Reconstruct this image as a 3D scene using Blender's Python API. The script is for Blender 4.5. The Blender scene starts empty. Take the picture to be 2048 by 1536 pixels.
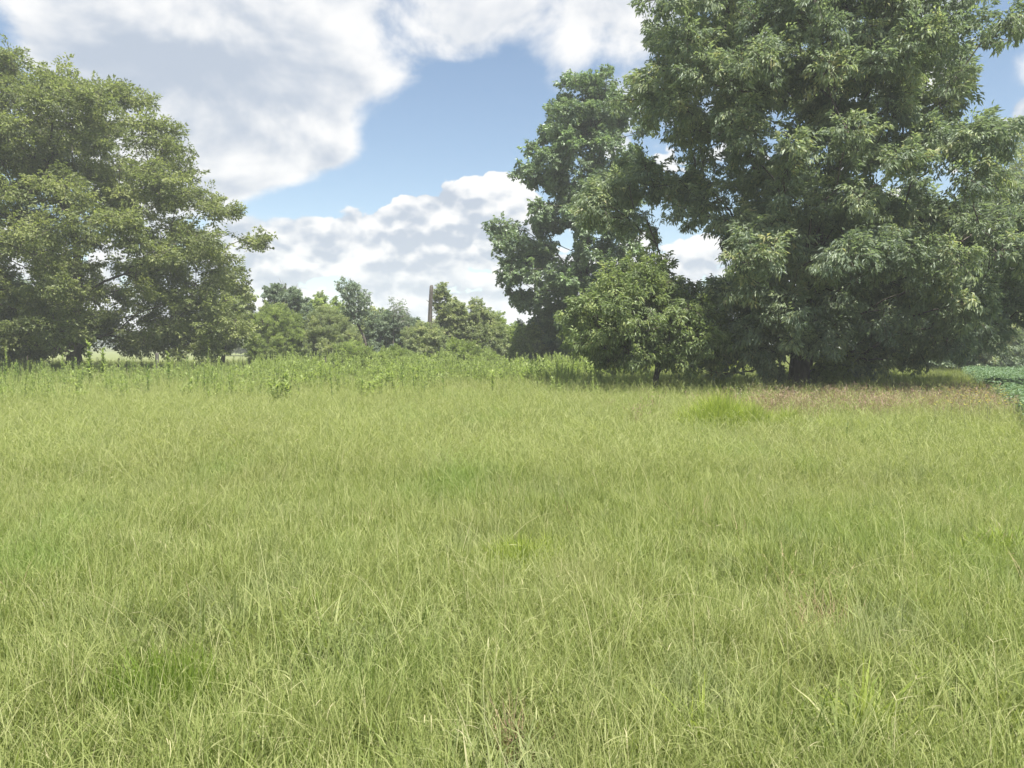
import bpy, math, random
import numpy as np

# ----------------------------------------------------------------- scene, camera
sc = bpy.context.scene
COL = sc.collection
F = 1535.0                      # focal length in pixels of the 2048 wide photograph
PITCH = math.atan(78 / F)       # the horizon lies 78 px above the middle
EYE = 1.70

cam_d = bpy.data.cameras.new('camera')
cam_d.sensor_width = 36.0
cam_d.lens = F / 2048 * 36.0
cam_d.clip_start = 0.05
cam_d.clip_end = 6000
cam = bpy.data.objects.new('camera', cam_d)
COL.objects.link(cam)
cam.location = (0, 0, EYE)
cam.rotation_euler = (math.pi / 2 - PITCH, 0, 0)
sc.camera = cam

def ray(px, py):
    u, v = (px - 1024) / F, (768 - py) / F
    c, s = math.cos(PITCH), math.sin(PITCH)
    return np.array([u, c + v * s, -s + v * c])

def at(px, py, Y):
    """the world point seen at pixel (px, py) of the photograph, Y metres ahead"""
    d = ray(px, py)
    p = d * (Y / d[1])
    p[2] += EYE
    return p

def azel(px, py):
    d = ray(px, py)
    d = d / np.linalg.norm(d)
    return math.atan2(d[0], d[1]), math.asin(d[2])

# ----------------------------------------------------------------- light
SUN_EL, SUN_AZ = math.radians(66), math.radians(148)
EXPOSURE = 1.9
sun_d = bpy.data.lights.new('sun', 'SUN')
sun_d.energy = 3.2
sun_d.angle = math.radians(1.0)
sun_d.color = (1.0, 0.95, 0.86)
sun = bpy.data.objects.new('sun', sun_d)
COL.objects.link(sun)
sun.rotation_euler = (math.pi / 2 - SUN_EL, 0, math.pi - SUN_AZ)
sun.location = (0, 0, 60)

sc.view_settings.view_transform = 'Standard'
sc.view_settings.look = 'None'
sc.view_settings.gamma = 1.0
sc.view_settings.use_curve_mapping = False
sc.view_settings.exposure = EXPOSURE

sc.cycles.max_bounces = 12
sc.cycles.diffuse_bounces = 9
sc.cycles.transmission_bounces = 4
sc.cycles.transparent_max_bounces = 8
sc.cycles.volume_bounces = 1
sc.cycles.use_denoising = True
sc.cycles.use_adaptive_sampling = False
sc.cycles.denoiser = 'OPENIMAGEDENOISE'
sc.cycles.denoising_input_passes = 'RGB_ALBEDO_NORMAL'
sc.cycles.denoising_prefilter = 'ACCURATE'
sc.cycles.sample_clamp_indirect = 6

# ----------------------------------------------------------------- sky with clouds
world = bpy.data.worlds.new('World')
sc.world = world
world.use_nodes = True
nt = world.node_tree
nt.nodes.clear()

def node(tree, kind, **kw):
    n = tree.nodes.new(kind)
    for k, v in kw.items():
        setattr(n, k, v)
    return n

def wire(tree, sock, val):
    """val: a socket to link, or a constant"""
    if isinstance(val, bpy.types.NodeSocket):
        tree.links.new(val, sock)
    else:
        sock.default_value = val

def math_n(tree, op, a, b=0.0, c=None, clamp=False):
    n = node(tree, 'ShaderNodeMath', operation=op, use_clamp=clamp)
    wire(tree, n.inputs[0], a)
    wire(tree, n.inputs[1], b)
    if c is not None:
        wire(tree, n.inputs[2], c)
    return n.outputs[0]

def ramp_n(tree, v, a, b, c=0.0, d=1.0, smooth=True):
    n = node(tree, 'ShaderNodeMapRange', interpolation_type='SMOOTHSTEP' if smooth else 'LINEAR')
    n.clamp = True
    wire(tree, n.inputs[0], v)
    for i, x in enumerate((a, b, c, d)):
        n.inputs[1 + i].default_value = x
    return n.outputs[0]

def mix_n(tree, f, a, b, blend='MIX'):
    n = node(tree, 'ShaderNodeMix', data_type='RGBA', blend_type=blend)
    wire(tree, n.inputs[0], f)
    wire(tree, n.inputs[6], a)
    wire(tree, n.inputs[7], b)
    return n.outputs[2]

def noise_n(tree, vec, scale, detail=4.0, rough=0.55, dist=0.0, dims='3D'):
    n = node(tree, 'ShaderNodeTexNoise', noise_dimensions=dims)
    wire(tree, n.inputs['Vector'], vec)
    n.inputs['Scale'].default_value = scale
    n.inputs['Detail'].default_value = detail
    n.inputs['Roughness'].default_value = rough
    n.inputs['Distortion'].default_value = dist
    return n.outputs[0]

tc = node(nt, 'ShaderNodeTexCoord')
sep = node(nt, 'ShaderNodeSeparateXYZ')
nt.links.new(tc.outputs['Generated'], sep.inputs[0])
az_s = math_n(nt, 'ARCTAN2', sep.outputs[0], sep.outputs[1])
el_s = math_n(nt, 'ARCSINE', sep.outputs[2])
cmb = node(nt, 'ShaderNodeCombineXYZ')
nt.links.new(az_s, cmb.inputs[0])
nt.links.new(el_s, cmb.inputs[1])
AE = cmb.outputs[0]

def blob(px, py, rx, ry, rot=0.0, inner=0.0):
    """a soft elliptical region of the sky: 1 in the middle, 0 at its rim"""
    a, e = azel(px, py)
    m = node(nt, 'ShaderNodeMapping', vector_type='TEXTURE')
    nt.links.new(AE, m.inputs[0])
    m.inputs['Location'].default_value = (a, e, 0)
    m.inputs['Rotation'].default_value = (0, 0, math.radians(rot))
    m.inputs['Scale'].default_value = (rx / F, ry / F, 1)
    ln = node(nt, 'ShaderNodeVectorMath', operation='LENGTH')
    nt.links.new(m.outputs[0], ln.inputs[0])
    return ramp_n(nt, ln.outputs['Value'], 1.0, inner, 0.0, 1.0)

def weighted(items, start=0.0):
    tot = start
    for w, b in items:
        tot = math_n(nt, 'MULTIPLY_ADD', b, w, tot)
    return tot

# where the sky is open (negative) and where cloud stands (positive)
layout = [
    (-0.55, blob(840, 250, 400, 110, 30)),
    (-0.40, blob(1030, 190, 190, 120, 10)),
    (-0.55, blob(620, 390, 230, 46, 12)),
    (-0.35, blob(980, 265, 240, 90, 15)),
    (-0.72, blob(-90, 60, 190, 170, 20)),
    (-0.60, blob(1975, 150, 80, 110, 0)),
    (-0.5, blob(2020, 20, 110, 60, 30)),
    (0.60, blob(985, 430, 150, 115, 0, 0.5)),
    (0.55, blob(860, 465, 150, 95, 10, 0.5)),
    (0.50, blob(720, 485, 190, 85, 5, 0.5)),
    (0.50, blob(560, 490, 170, 75, 0, 0.5)),
    (0.60, blob(330, 60, 800, 260, 6)),
    (0.62, blob(430, 290, 330, 130, 0, 0.4)),
    (0.35, blob(600, 240, 160, 100, 20)),
    (0.45, blob(1130, 40, 320, 130, 0)),
    (0.30, blob(665, 310, 60, 34, 10)),
    (0.45, blob(2040, 250, 120, 60, 0)),
]
warp = node(nt, 'ShaderNodeMapping')
nt.links.new(AE, warp.inputs[0])
warp.inputs['Scale'].default_value = (1.0, 1.45, 1)
warp.inputs['Location'].default_value = (3.1, 1.7, 0.4)
up = node(nt, 'ShaderNodeMapping')
nt.links.new(AE, up.inputs[0])
up.inputs['Scale'].default_value = (1.0, 1.45, 1)
up.inputs['Location'].default_value = (3.1 - 0.004, 1.7 + 0.034, 0.4)
up2 = node(nt, 'ShaderNodeMapping')
nt.links.new(AE, up2.inputs[0])
up2.inputs['Scale'].default_value = (1.0, 1.45, 1)
up2.inputs['Location'].default_value = (3.1 - 0.003, 1.7 + 0.016, 0.4)
n_here = noise_n(nt, warp.outputs[0], 6.5, 8, 0.56, 0.15, '2D')
n_up = noise_n(nt, up.outputs[0], 6.5, 4, 0.52, 0.15, '2D')
base = weighted(layout, 0.06)
base = math_n(nt, 'ADD', base, ramp_n(nt, el_s, azel(800, 450)[1], azel(800, 530)[1], 0.0, 0.50))
def billow(vec, scale):
    n = node(nt, 'ShaderNodeTexVoronoi', feature='F1', voronoi_dimensions='2D')
    wire(nt, n.inputs['Vector'], vec)
    n.inputs['Scale'].default_value = scale
    n.inputs['Detail'].default_value = 2.0
    n.inputs['Roughness'].default_value = 0.55
    return n.outputs['Distance']

def puffed(vec):
    w = node(nt, 'ShaderNodeTexNoise', noise_dimensions='2D')
    wire(nt, w.inputs['Vector'], vec)
    w.inputs['Scale'].default_value = 30
    w.inputs['Detail'].default_value = 3
    sc_ = node(nt, 'ShaderNodeVectorMath', operation='SCALE')
    nt.links.new(w.outputs['Color'], sc_.inputs[0])
    sc_.inputs['Scale'].default_value = 0.022
    ad = node(nt, 'ShaderNodeVectorMath', operation='ADD')
    wire(nt, ad.inputs[0], vec)
    nt.links.new(sc_.outputs[0], ad.inputs[1])
    return billow(ad.outputs[0], 17.0)
puff, puff_up = puffed(warp.outputs[0]), puffed(up2.outputs[0])
low = math_n(nt, 'MULTIPLY', ramp_n(nt, el_s, 0.30, 0.20), math_n(nt, 'SUBTRACT', 1.0, blob(400, 270, 430, 190, 0, 0.6)))                    # heaped clouds stand low, sheets higher
edge = math_n(nt, 'MULTIPLY', math_n(nt, 'SUBTRACT', 0.45, puff), math_n(nt, 'MULTIPLY', low, 0.8))
soft = math_n(nt, 'MULTIPLY', math_n(nt, 'SUBTRACT', n_here, 0.5), math_n(nt, 'MULTIPLY_ADD', low, -0.75, 1.4))
dens = math_n(nt, 'ADD', math_n(nt, 'ADD', soft, edge), base)
cover_soft = ramp_n(nt, dens, -0.12, 0.30)
cover_hard = ramp_n(nt, dens, 0.0, 0.09)
cover = math_n(nt, 'ADD', math_n(nt, 'MULTIPLY', cover_hard, low), math_n(nt, 'MULTIPLY', cover_soft, math_n(nt, 'SUBTRACT', 1.0, low)))
haze_low = ramp_n(nt, el_s, azel(800, 480)[1], azel(800, 650)[1])
# light on the clouds: sunlit tops and thin rims, grey undersides and thick middles
relief = math_n(nt, 'MULTIPLY', math_n(nt, 'SUBTRACT', n_here, n_up), 2.6)
thick = ramp_n(nt, dens, 0.12, 0.75)
grey_spots = weighted([
    (0.24, blob(330, 140, 300, 90, 0)),
    (0.20, blob(640, 170, 260, 60, 15)),
    (0.40, blob(870, 468, 210, 36, 5)),
    (0.45, blob(900, 530, 260, 30, 3)),
    (0.35, blob(640, 570, 300, 24, 0)),
    (-0.4, blob(700, 530, 130, 34, 10)),
    (-0.35, blob(930, 500, 130, 18, 0)),
    (0.30, blob(950, 590, 220, 24, 0)),
    (-0.45, blob(980, 360, 110, 60, 0)),
    (-0.30, blob(680, 30, 200, 90, 0)),
    (-0.30, blob(640, 430, 170, 34, 8)),
    (-0.30, blob(1130, 110, 120, 60, 0)),
    (-0.25, blob(520, 330, 160, 40, 0)),
])
grey = math_n(nt, 'ADD', math_n(nt, 'MULTIPLY', thick, 0.30), grey_spots)
grey = math_n(nt, 'SUBTRACT', grey, relief)
grey = math_n(nt, 'SUBTRACT', grey, math_n(nt, 'MULTIPLY', math_n(nt, 'SUBTRACT', puff_up, puff), math_n(nt, 'MULTIPLY', low, math_n(nt, 'MULTIPLY_ADD', haze_low, -0.35, 1.15))))
grey = math_n(nt, 'ADD', grey, math_n(nt, 'MULTIPLY', math_n(nt, 'SUBTRACT', noise_n(nt, AE, 4.2, 4, 0.5, 0, '2D'), 0.5), 0.5))
grey = ramp_n(nt, grey, -0.30, 0.80)
grey = math_n(nt, 'MULTIPLY', grey, math_n(nt, 'MULTIPLY_ADD', low, 0.10, 1.0))

sky = node(nt, 'ShaderNodeTexSky', sky_type='NISHITA')
sky.sun_disc = False
sky.sun_elevation = SUN_EL
sky.sun_rotation = SUN_AZ
sky.altitude = 100
sky.air_density = 1.0
sky.dust_density = 0.6
sky.ozone_density = 1.6
SKY_STRENGTH = 0.05
k = 1.0 / SKY_STRENGTH / 2 ** EXPOSURE
white = (1.0 * k, 1.0 * k, 1.0 * k, 1)
shade = (0.50 * k, 0.575 * k, 0.69 * k, 1)
cloud_col = mix_n(nt, grey, white, shade)
bg = node(nt, 'ShaderNodeBackground')
bg.inputs['Strength'].default_value = SKY_STRENGTH
nt.links.new(mix_n(nt, cover, mix_n(nt, 1.0, sky.outputs[0], (0.92, 0.91, 0.86, 1), 'MULTIPLY'), cloud_col), bg.inputs['Color'])
out = node(nt, 'ShaderNodeOutputWorld')
nt.links.new(bg.outputs[0], out.inputs['Surface'])
world.cycles.sampling_method = 'MANUAL'
world.cycles.sample_map_resolution = 512

# ----------------------------------------------------------------- tools
rng = np.random.default_rng(7)
random.seed(7)

def obj(name, mesh, parent=None, loc=(0, 0, 0), rz=0.0, label=None, cat=None, group=None, kind=None):
    o = bpy.data.objects.new(name, mesh)
    COL.objects.link(o)
    o.location = loc
    o.rotation_euler = (0, 0, rz)
    if parent is not None:
        o.parent = parent
    for k_, v_ in (('label', label), ('category', cat), ('group', group), ('kind', kind)):
        if v_:
            o[k_] = v_
    return o

class Geo:
    """collects triangles and quads with one tint value per face"""
    def __init__(self):
        self.v, self.t, self.q, self.tt, self.tq, self.n = [], [], [], [], [], 0
    def add(self, verts, tris=None, quads=None, tint_t=None, tint_q=None):
        verts = np.asarray(verts, dtype=np.float32)
        if tris is not None and len(tris):
            tris = np.asarray(tris, dtype=np.int64)
            self.t.append(tris + self.n)
            self.tt.append(np.broadcast_to(np.asarray(0.5 if tint_t is None else tint_t, dtype=np.float32), (len(tris),)))
        if quads is not None and len(quads):
            quads = np.asarray(quads, dtype=np.int64)
            self.q.append(quads + self.n)
            self.tq.append(np.broadcast_to(np.asarray(0.5 if tint_q is None else tint_q, dtype=np.float32), (len(quads),)))
        self.v.append(verts)
        self.n += len(verts)
    def mesh(self, name, mat, smooth=True):
        me = bpy.data.meshes.new(name)
        v = np.concatenate(self.v)
        t = np.concatenate(self.t) if self.t else np.zeros((0, 3), np.int64)
        q = np.concatenate(self.q) if self.q else np.zeros((0, 4), np.int64)
        me.vertices.add(len(v))
        me.vertices.foreach_set('co', v.ravel())
        loops = np.concatenate([t.ravel(), q.ravel()]).astype(np.int32)
        me.loops.add(len(loops))
        me.loops.foreach_set('vertex_index', loops)
        starts = np.concatenate([np.arange(len(t)) * 3, len(t) * 3 + np.arange(len(q)) * 4]).astype(np.int32)
        me.polygons.add(len(starts))
        me.polygons.foreach_set('loop_start', starts)
        me.polygons.foreach_set('use_smooth', np.full(len(starts), smooth, dtype=bool))
        tint = np.concatenate(self.tt + self.tq).astype(np.float32)
        me.update(calc_edges=True)
        a = me.attributes.new('tint', 'FLOAT', 'FACE')
        a.data.foreach_set('value', tint)
        if isinstance(mat, (list, tuple)):           # leaves first, the twig (quads) second
            for m_ in mat:
                me.materials.append(m_)
            mi = np.zeros(len(starts), np.int32)
            mi[len(t):] = 1
            me.polygons.foreach_set('material_index', mi)
        elif mat is not None:
            me.materials.append(mat)
        return me

def unit(v):
    return v / np.maximum(np.linalg.norm(v, axis=-1, keepdims=True), 1e-9)

def tube(geo, pts, rad, sides=6, tint=0.5, rough=0.0):
    """a tapered tube along pts (n,3) with radii rad (n,)"""
    pts = np.asarray(pts, float)
    rad = np.asarray(rad, float)
    n = len(pts)
    d = unit(np.gradient(pts, axis=0))
    ref = np.where(np.abs(d[:, 2:3]) > 0.9, np.array([[1.0, 0, 0]]), np.array([[0, 0, 1.0]]))
    if n > 1:
        ref = np.repeat(ref[:1], n, axis=0)
    a = unit(np.cross(d, ref))
    b = np.cross(d, a)
    th = np.arange(sides) * 2 * math.pi / sides
    r = rad[:, None] * (1 + rough * rng.normal(size=(n, sides)))
    ring = pts[:, None] + r[..., None] * (np.cos(th)[None, :, None] * a[:, None] + np.sin(th)[None, :, None] * b[:, None])
    i = np.arange(n - 1)[:, None] * sides
    j = np.arange(sides)[None]
    q = np.stack([i + j, i + (j + 1) % sides, i + sides + (j + 1) % sides, i + sides + j], -1).reshape(-1, 4)
    verts = np.concatenate([ring.reshape(-1, 3), pts[-1:]])
    e = (n - 1) * sides
    t = np.stack([e + np.arange(sides), e + (np.arange(sides) + 1) % sides, np.full(sides, n * sides)], -1)
    geo.add(verts, t, q, tint, tint)

def leaves(geo, p, d, nrm, L, W, tint, fold=0.25, droop=0.15):
    """folded leaf blades: two triangles each, from p along d"""
    d = unit(d)
    s = unit(np.cross(d, nrm))
    up_ = np.cross(s, d)
    L = np.broadcast_to(np.asarray(L, float), (len(p),))[:, None]
    W = np.broadcast_to(np.asarray(W, float), (len(p),))[:, None]
    mid = p + d * L * 0.45
    tip = p + d * L - np.array([0, 0, 1.0]) * L * droop
    a = mid + s * W * 0.5 + up_ * W * fold
    b = mid - s * W * 0.5 + up_ * W * fold
    v = np.stack([p, a, tip, b], 1).reshape(-1, 3)
    i = np.arange(len(p)) * 4
    t = np.concatenate([np.stack([i, i + 1, i + 2], -1), np.stack([i, i + 2, i + 3], -1)])
    geo.add(v, t, None, np.concatenate([tint, tint]))

def rand_dirs(n):
    v = rng.normal(size=(n, 3))
    return unit(v)

# ----------------------------------------------------------------- materials
def leaf_mat(name, ramp, trans=0.45, trans_gain=1.5, gloss=0.06, rough=0.45, patch=None, boost=1.0, spray=False):
    """ramp: list of (position, colour) over the tint of a leaf; light also shines through it.
       patch: list of (colour, amount, scale) for drifts of another colour over the ground"""
    m = bpy.data.materials.new(name)
    m.use_nodes = True
    t = m.node_tree
    t.nodes.clear()
    at_ = node(t, 'ShaderNodeAttribute', attribute_name='tint')
    cr = node(t, 'ShaderNodeValToRGB')
    cr.color_ramp.elements[0].position = ramp[0][0]
    cr.color_ramp.elements[0].color = (*ramp[0][1], 1)
    cr.color_ramp.elements[1].position = ramp[-1][0]
    cr.color_ramp.elements[1].color = (*ramp[-1][1], 1)
    for pos, c in ramp[1:-1]:
        e = cr.color_ramp.elements.new(pos)
        e.color = (*c, 1)
    if spray:                                        # every spray of a crown has its own tone as well
        ai = node(t, 'ShaderNodeAttribute', attribute_name='tone', attribute_type='INSTANCER')
        t.links.new(math_n(t, 'ADD', at_.outputs['Fac'], ai.outputs['Fac']), cr.inputs[0])
    else:
        t.links.new(at_.outputs['Fac'], cr.inputs[0])
    colr = cr.outputs[0]
    if patch:
        g = node(t, 'ShaderNodeNewGeometry')
        for i, (c, amt, scl, lo, hi) in enumerate(patch):
            mp = node(t, 'ShaderNodeMapping')
            t.links.new(g.outputs['Position'], mp.inputs[0])
            mp.inputs['Location'].default_value = (13.7 * i, 5.1 * i, 0)
            mp.inputs['Scale'].default_value = (1, 0.8, 0)
            f = ramp_n(t, noise_n(t, mp.outputs[0], scl, 3, 0.6), lo, hi, 0, amt)
            colr = mix_n(t, f, colr, (*c, 1))
    if boost != 1.0:
        colr = mix_n(t, 1.0, colr, (boost, boost, boost, 1), 'MULTIPLY')
    df = node(t, 'ShaderNodeBsdfDiffuse')
    t.links.new(colr, df.inputs[0])
    tr = node(t, 'ShaderNodeBsdfTranslucent')
    gain = mix_n(t, 1.0, colr, (trans_gain * 1.0, trans_gain * 1.08, trans_gain * 0.62, 1), 'MULTIPLY')
    t.links.new(gain, tr.inputs[0])
    mx = node(t, 'ShaderNodeMixShader')
    mx.inputs[0].default_value = trans
    t.links.new(df.outputs[0], mx.inputs[1])
    t.links.new(tr.outputs[0], mx.inputs[2])
    last = mx.outputs[0]
    if gloss:
        gl = node(t, 'ShaderNodeBsdfGlossy')
        gl.inputs['Roughness'].default_value = rough
        gl.inputs[0].default_value = (0.7, 0.75, 0.72, 1)
        m2 = node(t, 'ShaderNodeMixShader')
        m2.inputs[0].default_value = gloss
        t.links.new(last, m2.inputs[1])
        t.links.new(gl.outputs[0], m2.inputs[2])
        last = m2.outputs[0]
    o_ = node(t, 'ShaderNodeOutputMaterial')
    t.links.new(last, o_.inputs[0])
    return m

def bark_mat(name, dark, light, scale=9.0):
    m = bpy.data.materials.new(name)
    m.use_nodes = True
    t = m.node_tree
    b = t.nodes['Principled BSDF']
    g = node(t, 'ShaderNodeNewGeometry')
    mp = node(t, 'ShaderNodeMapping')
    mp.inputs['Scale'].default_value = (1, 1, 0.22)
    t.links.new(g.outputs['Position'], mp.inputs[0])
    n1 = noise_n(t, mp.outputs[0], scale, 5, 0.65)
    t.links.new(mix_n(t, ramp_n(t, n1, 0.35, 0.7), (*dark, 1), (*light, 1)), b.inputs['Base Color'])
    b.inputs['Roughness'].default_value = 0.9
    bp = node(t, 'ShaderNodeBump')
    bp.inputs['Strength'].default_value = 0.8
    bp.inputs['Distance'].default_value = 0.03
    t.links.new(n1, bp.inputs['Height'])
    t.links.new(bp.outputs[0], b.inputs['Normal'])
    return m

# ----------------------------------------------------------------- scattering: one object that repeats a few meshes on points
def scatter(name, pts, rz, scl, idx, protos, kind='stuff', label=None, cat=None, tilt=0.08, parent=None, turn=None, tone=None):
    n = len(pts)
    me = bpy.data.meshes.new(name)
    me.vertices.add(n)
    me.vertices.foreach_set('co', np.asarray(pts, np.float32).ravel())
    a = me.attributes.new('turn', 'FLOAT_VECTOR', 'POINT')
    r = turn if turn is not None else np.stack([rng.normal(0, tilt, n), rng.normal(0, tilt, n), rz], -1)
    r = np.asarray(r, np.float32)
    a.data.foreach_set('vector', r.ravel())
    if tone is not None:
        a = me.attributes.new('tone', 'FLOAT', 'POINT')
        a.data.foreach_set('value', np.asarray(tone, np.float32))
    a = me.attributes.new('grow', 'FLOAT', 'POINT')
    a.data.foreach_set('value', np.asarray(scl, np.float32))
    a = me.attributes.new('pick', 'INT', 'POINT')
    a.data.foreach_set('value', np.asarray(idx, np.int32))
    o = obj(name, me, parent, kind=kind, label=label, cat=cat)
    g = bpy.data.node_groups.new(name, 'GeometryNodeTree')
    g.interface.new_socket('Geometry', in_out='INPUT', socket_type='NodeSocketGeometry')
    g.interface.new_socket('Geometry', in_out='OUTPUT', socket_type='NodeSocketGeometry')
    gi, go = g.nodes.new('NodeGroupInput'), g.nodes.new('NodeGroupOutput')
    ti = g.nodes.new('GeometryNodeGeometryToInstance')
    for p in reversed(protos):
        oi = g.nodes.new('GeometryNodeObjectInfo')
        oi.inputs['Object'].default_value = p
        oi.inputs['As Instance'].default_value = False
        g.links.new(oi.outputs['Geometry'], ti.inputs[0])
    ip = g.nodes.new('GeometryNodeInstanceOnPoints')
    ip.inputs['Pick Instance'].default_value = True
    g.links.new(gi.outputs[0], ip.inputs['Points'])
    g.links.new(ti.outputs[0], ip.inputs['Instance'])
    for nm, ty, sock in (('turn', 'FLOAT_VECTOR', 'Rotation'), ('grow', 'FLOAT', 'Scale'), ('pick', 'INT', 'Instance Index')):
        na = g.nodes.new('GeometryNodeInputNamedAttribute')
        na.data_type = ty
        na.inputs['Name'].default_value = nm
        s_ = [x for x in na.outputs if x.enabled and x.name == 'Attribute'][0]
        g.links.new(s_, ip.inputs[sock])
    g.links.new(ip.outputs[0], go.inputs[0])
    md = o.modifiers.new('scatter', 'NODES')
    md.node_group = g
    return o

def proto(name, geo, mat):
    return bpy.data.objects.new(name, geo.mesh(name, mat, smooth=True))


# ----------------------------------------------------------------- trees
def crown_points(outline, Y, depth, n, gap, shell=0.5, holes=(), yoff=0.0, inset=0.0):
    """points spread through a crown whose outline (pixel rows: y, left x, right x) stands at distance Y.
       the crown is round in plan: its depth follows its width at every height"""
    rows = sorted(outline)
    zs, xl, xr = [], [], []
    for py, a, b in rows:
        m_ = (a + b) / 2
        a, b = min(a + inset, m_ - 4), max(b - inset, m_ + 4)
        l, r = at(a, py, Y), at(b, py, Y)
        zs.append(l[2]); xl.append(l[0]); xr.append(r[0])
    zs, xl, xr = (np.array(x)[::-1] for x in (zs, xl, xr))
    hole = [(at(px, py, Y), rx * Y / F, ry * Y / F) for px, py, rx, ry in holes]
    pts = []
    tries = 0
    g = gap
    while len(pts) < n and tries < 60000:
        tries += 1
        if tries % 6000 == 0:
            g *= 0.92
        z = rng.uniform(zs[0], zs[-1])
        l, r = np.interp(z, zs, xl), np.interp(z, zs, xr)
        if rng.random() > (r - l) / (xr - xl).max():
            continue
        rad = rng.random() ** shell
        a = rng.uniform(0, 2 * math.pi)
        x = (l + r) / 2 + math.cos(a) * rad * (r - l) / 2
        y = math.sin(a) * rad * (r - l) / 2 * depth + yoff
        p = np.array([x, Y + y, z])
        if any(((x - h[0]) / rx) ** 2 + ((z - h[2]) / rz) ** 2 < 1 for h, rx, rz in hole):
            continue
        if pts and np.min(np.sum((np.array(pts) - p) ** 2, 1)) < g * g:
            continue
        pts.append(p)
    return np.array(pts)

def boughs(cents, n_sub, rb, flat=0.55, extra=()):
    """breaks a crown up into leafy boughs: every centre becomes a domed cluster of sprays"""
    out_ = []
    for c in list(cents) + [np.array(e) for e in extra]:
        r_ = rb * rng.uniform(0.6, 1.25)
        n_ = max(3, int(n_sub * (r_ / rb) ** 1.6))
        d = rand_dirs(n_) * (rng.random((n_, 1)) ** 0.45)
        d[:, 2] = np.abs(d[:, 2]) * flat - 0.18 * (d[:, 0] ** 2 + d[:, 1] ** 2)
        out_.append(c + d * r_)
    return np.concatenate(out_)

def grow(trunk, targets, bend=0.35, gnarl=0.06):
    """connects every target to the nearest part of the tree below it; returns nodes, parents"""
    nodes = [np.array(p, float) for p in trunk]
    par = [-1] + list(range(len(trunk) - 1))
    plen = [0.0]
    for i in range(1, len(trunk)):
        plen.append(plen[-1] + np.linalg.norm(nodes[i] - nodes[i - 1]))
    base = nodes[-1]
    order = np.argsort(np.linalg.norm(targets - base, axis=1))
    tip_of = {}
    for ti in order:
        q = targets[ti]
        N = np.array(nodes)
        d = np.linalg.norm(N - q, axis=1)
        # limbs rise or run level: attaching from above costs extra
        cost = d + 0.30 * np.array(plen) + 1.2 * np.maximum(N[:, 2] - q[2] + 0.15 * d, 0)
        cost[0] += 50
        k_ = int(np.argmin(cost))
        seg = max(2, int(d[k_] / 0.7))
        a = nodes[k_]
        prev = k_
        out_ = q - a
        ctrl = (a + q) / 2 + np.array([0, 0, 1]) * bend * 0.35 * np.linalg.norm(out_[:2]) * (1 if q[2] > a[2] else 0.4)
        for s in range(1, seg + 1):
            f = s / seg
            p = (1 - f) ** 2 * a + 2 * f * (1 - f) * ctrl + f * f * q
            if s < seg:
                p = p + rng.normal(size=3) * gnarl * d[k_] ** 0.5
            nodes.append(p)
            par.append(prev)
            plen.append(plen[prev] + np.linalg.norm(p - nodes[prev]))
            prev = len(nodes) - 1
        tip_of[ti] = prev
    return np.array(nodes), par, tip_of

def skeleton_mesh(name, nodes, par, n_trunk, r_tip, mat, power=2.4, r_trunk=None, flare=1.0):
    n = len(nodes)
    kids = [[] for _ in range(n)]
    for i, p in enumerate(par):
        if p >= 0:
            kids[p].append(i)
    area = np.zeros(n)
    for i in range(n - 1, -1, -1):
        area[i] = max(sum(area[c] for c in kids[i]), r_tip ** power)
    r = area ** (1 / power)
    if r_trunk:
        f = r_trunk / r[0]
        r = np.where(r > r_tip * 3, r * (1 + (f - 1) * np.clip(np.log(r / (3 * r_tip)) / np.log(r[0] / (3 * r_tip)), 0, 1)), r)
    r[0] *= flare
    geo = Geo()
    done = np.zeros(n, bool)
    # walk chains: each chain follows its thickest child
    starts = [0]
    while starts:
        s = starts.pop()
        chain = [s] if par[s] < 0 else [par[s], s]
        cur = s
        while kids[cur]:
            nxt = max(kids[cur], key=lambda c: area[c])
            starts.extend(c for c in kids[cur] if c != nxt)
            chain.append(nxt)
            cur = nxt
        rr = r[chain].copy()
        if par[s] >= 0:
            rr[0] = min(rr[0], rr[1] * 1.25)
        tube(geo, nodes[chain], rr, 9 if rr[1] > 0.12 else (6 if rr[1] > 0.04 else 4), rng.random(), 0.05)
    return geo.mesh(name, mat), r

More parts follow.
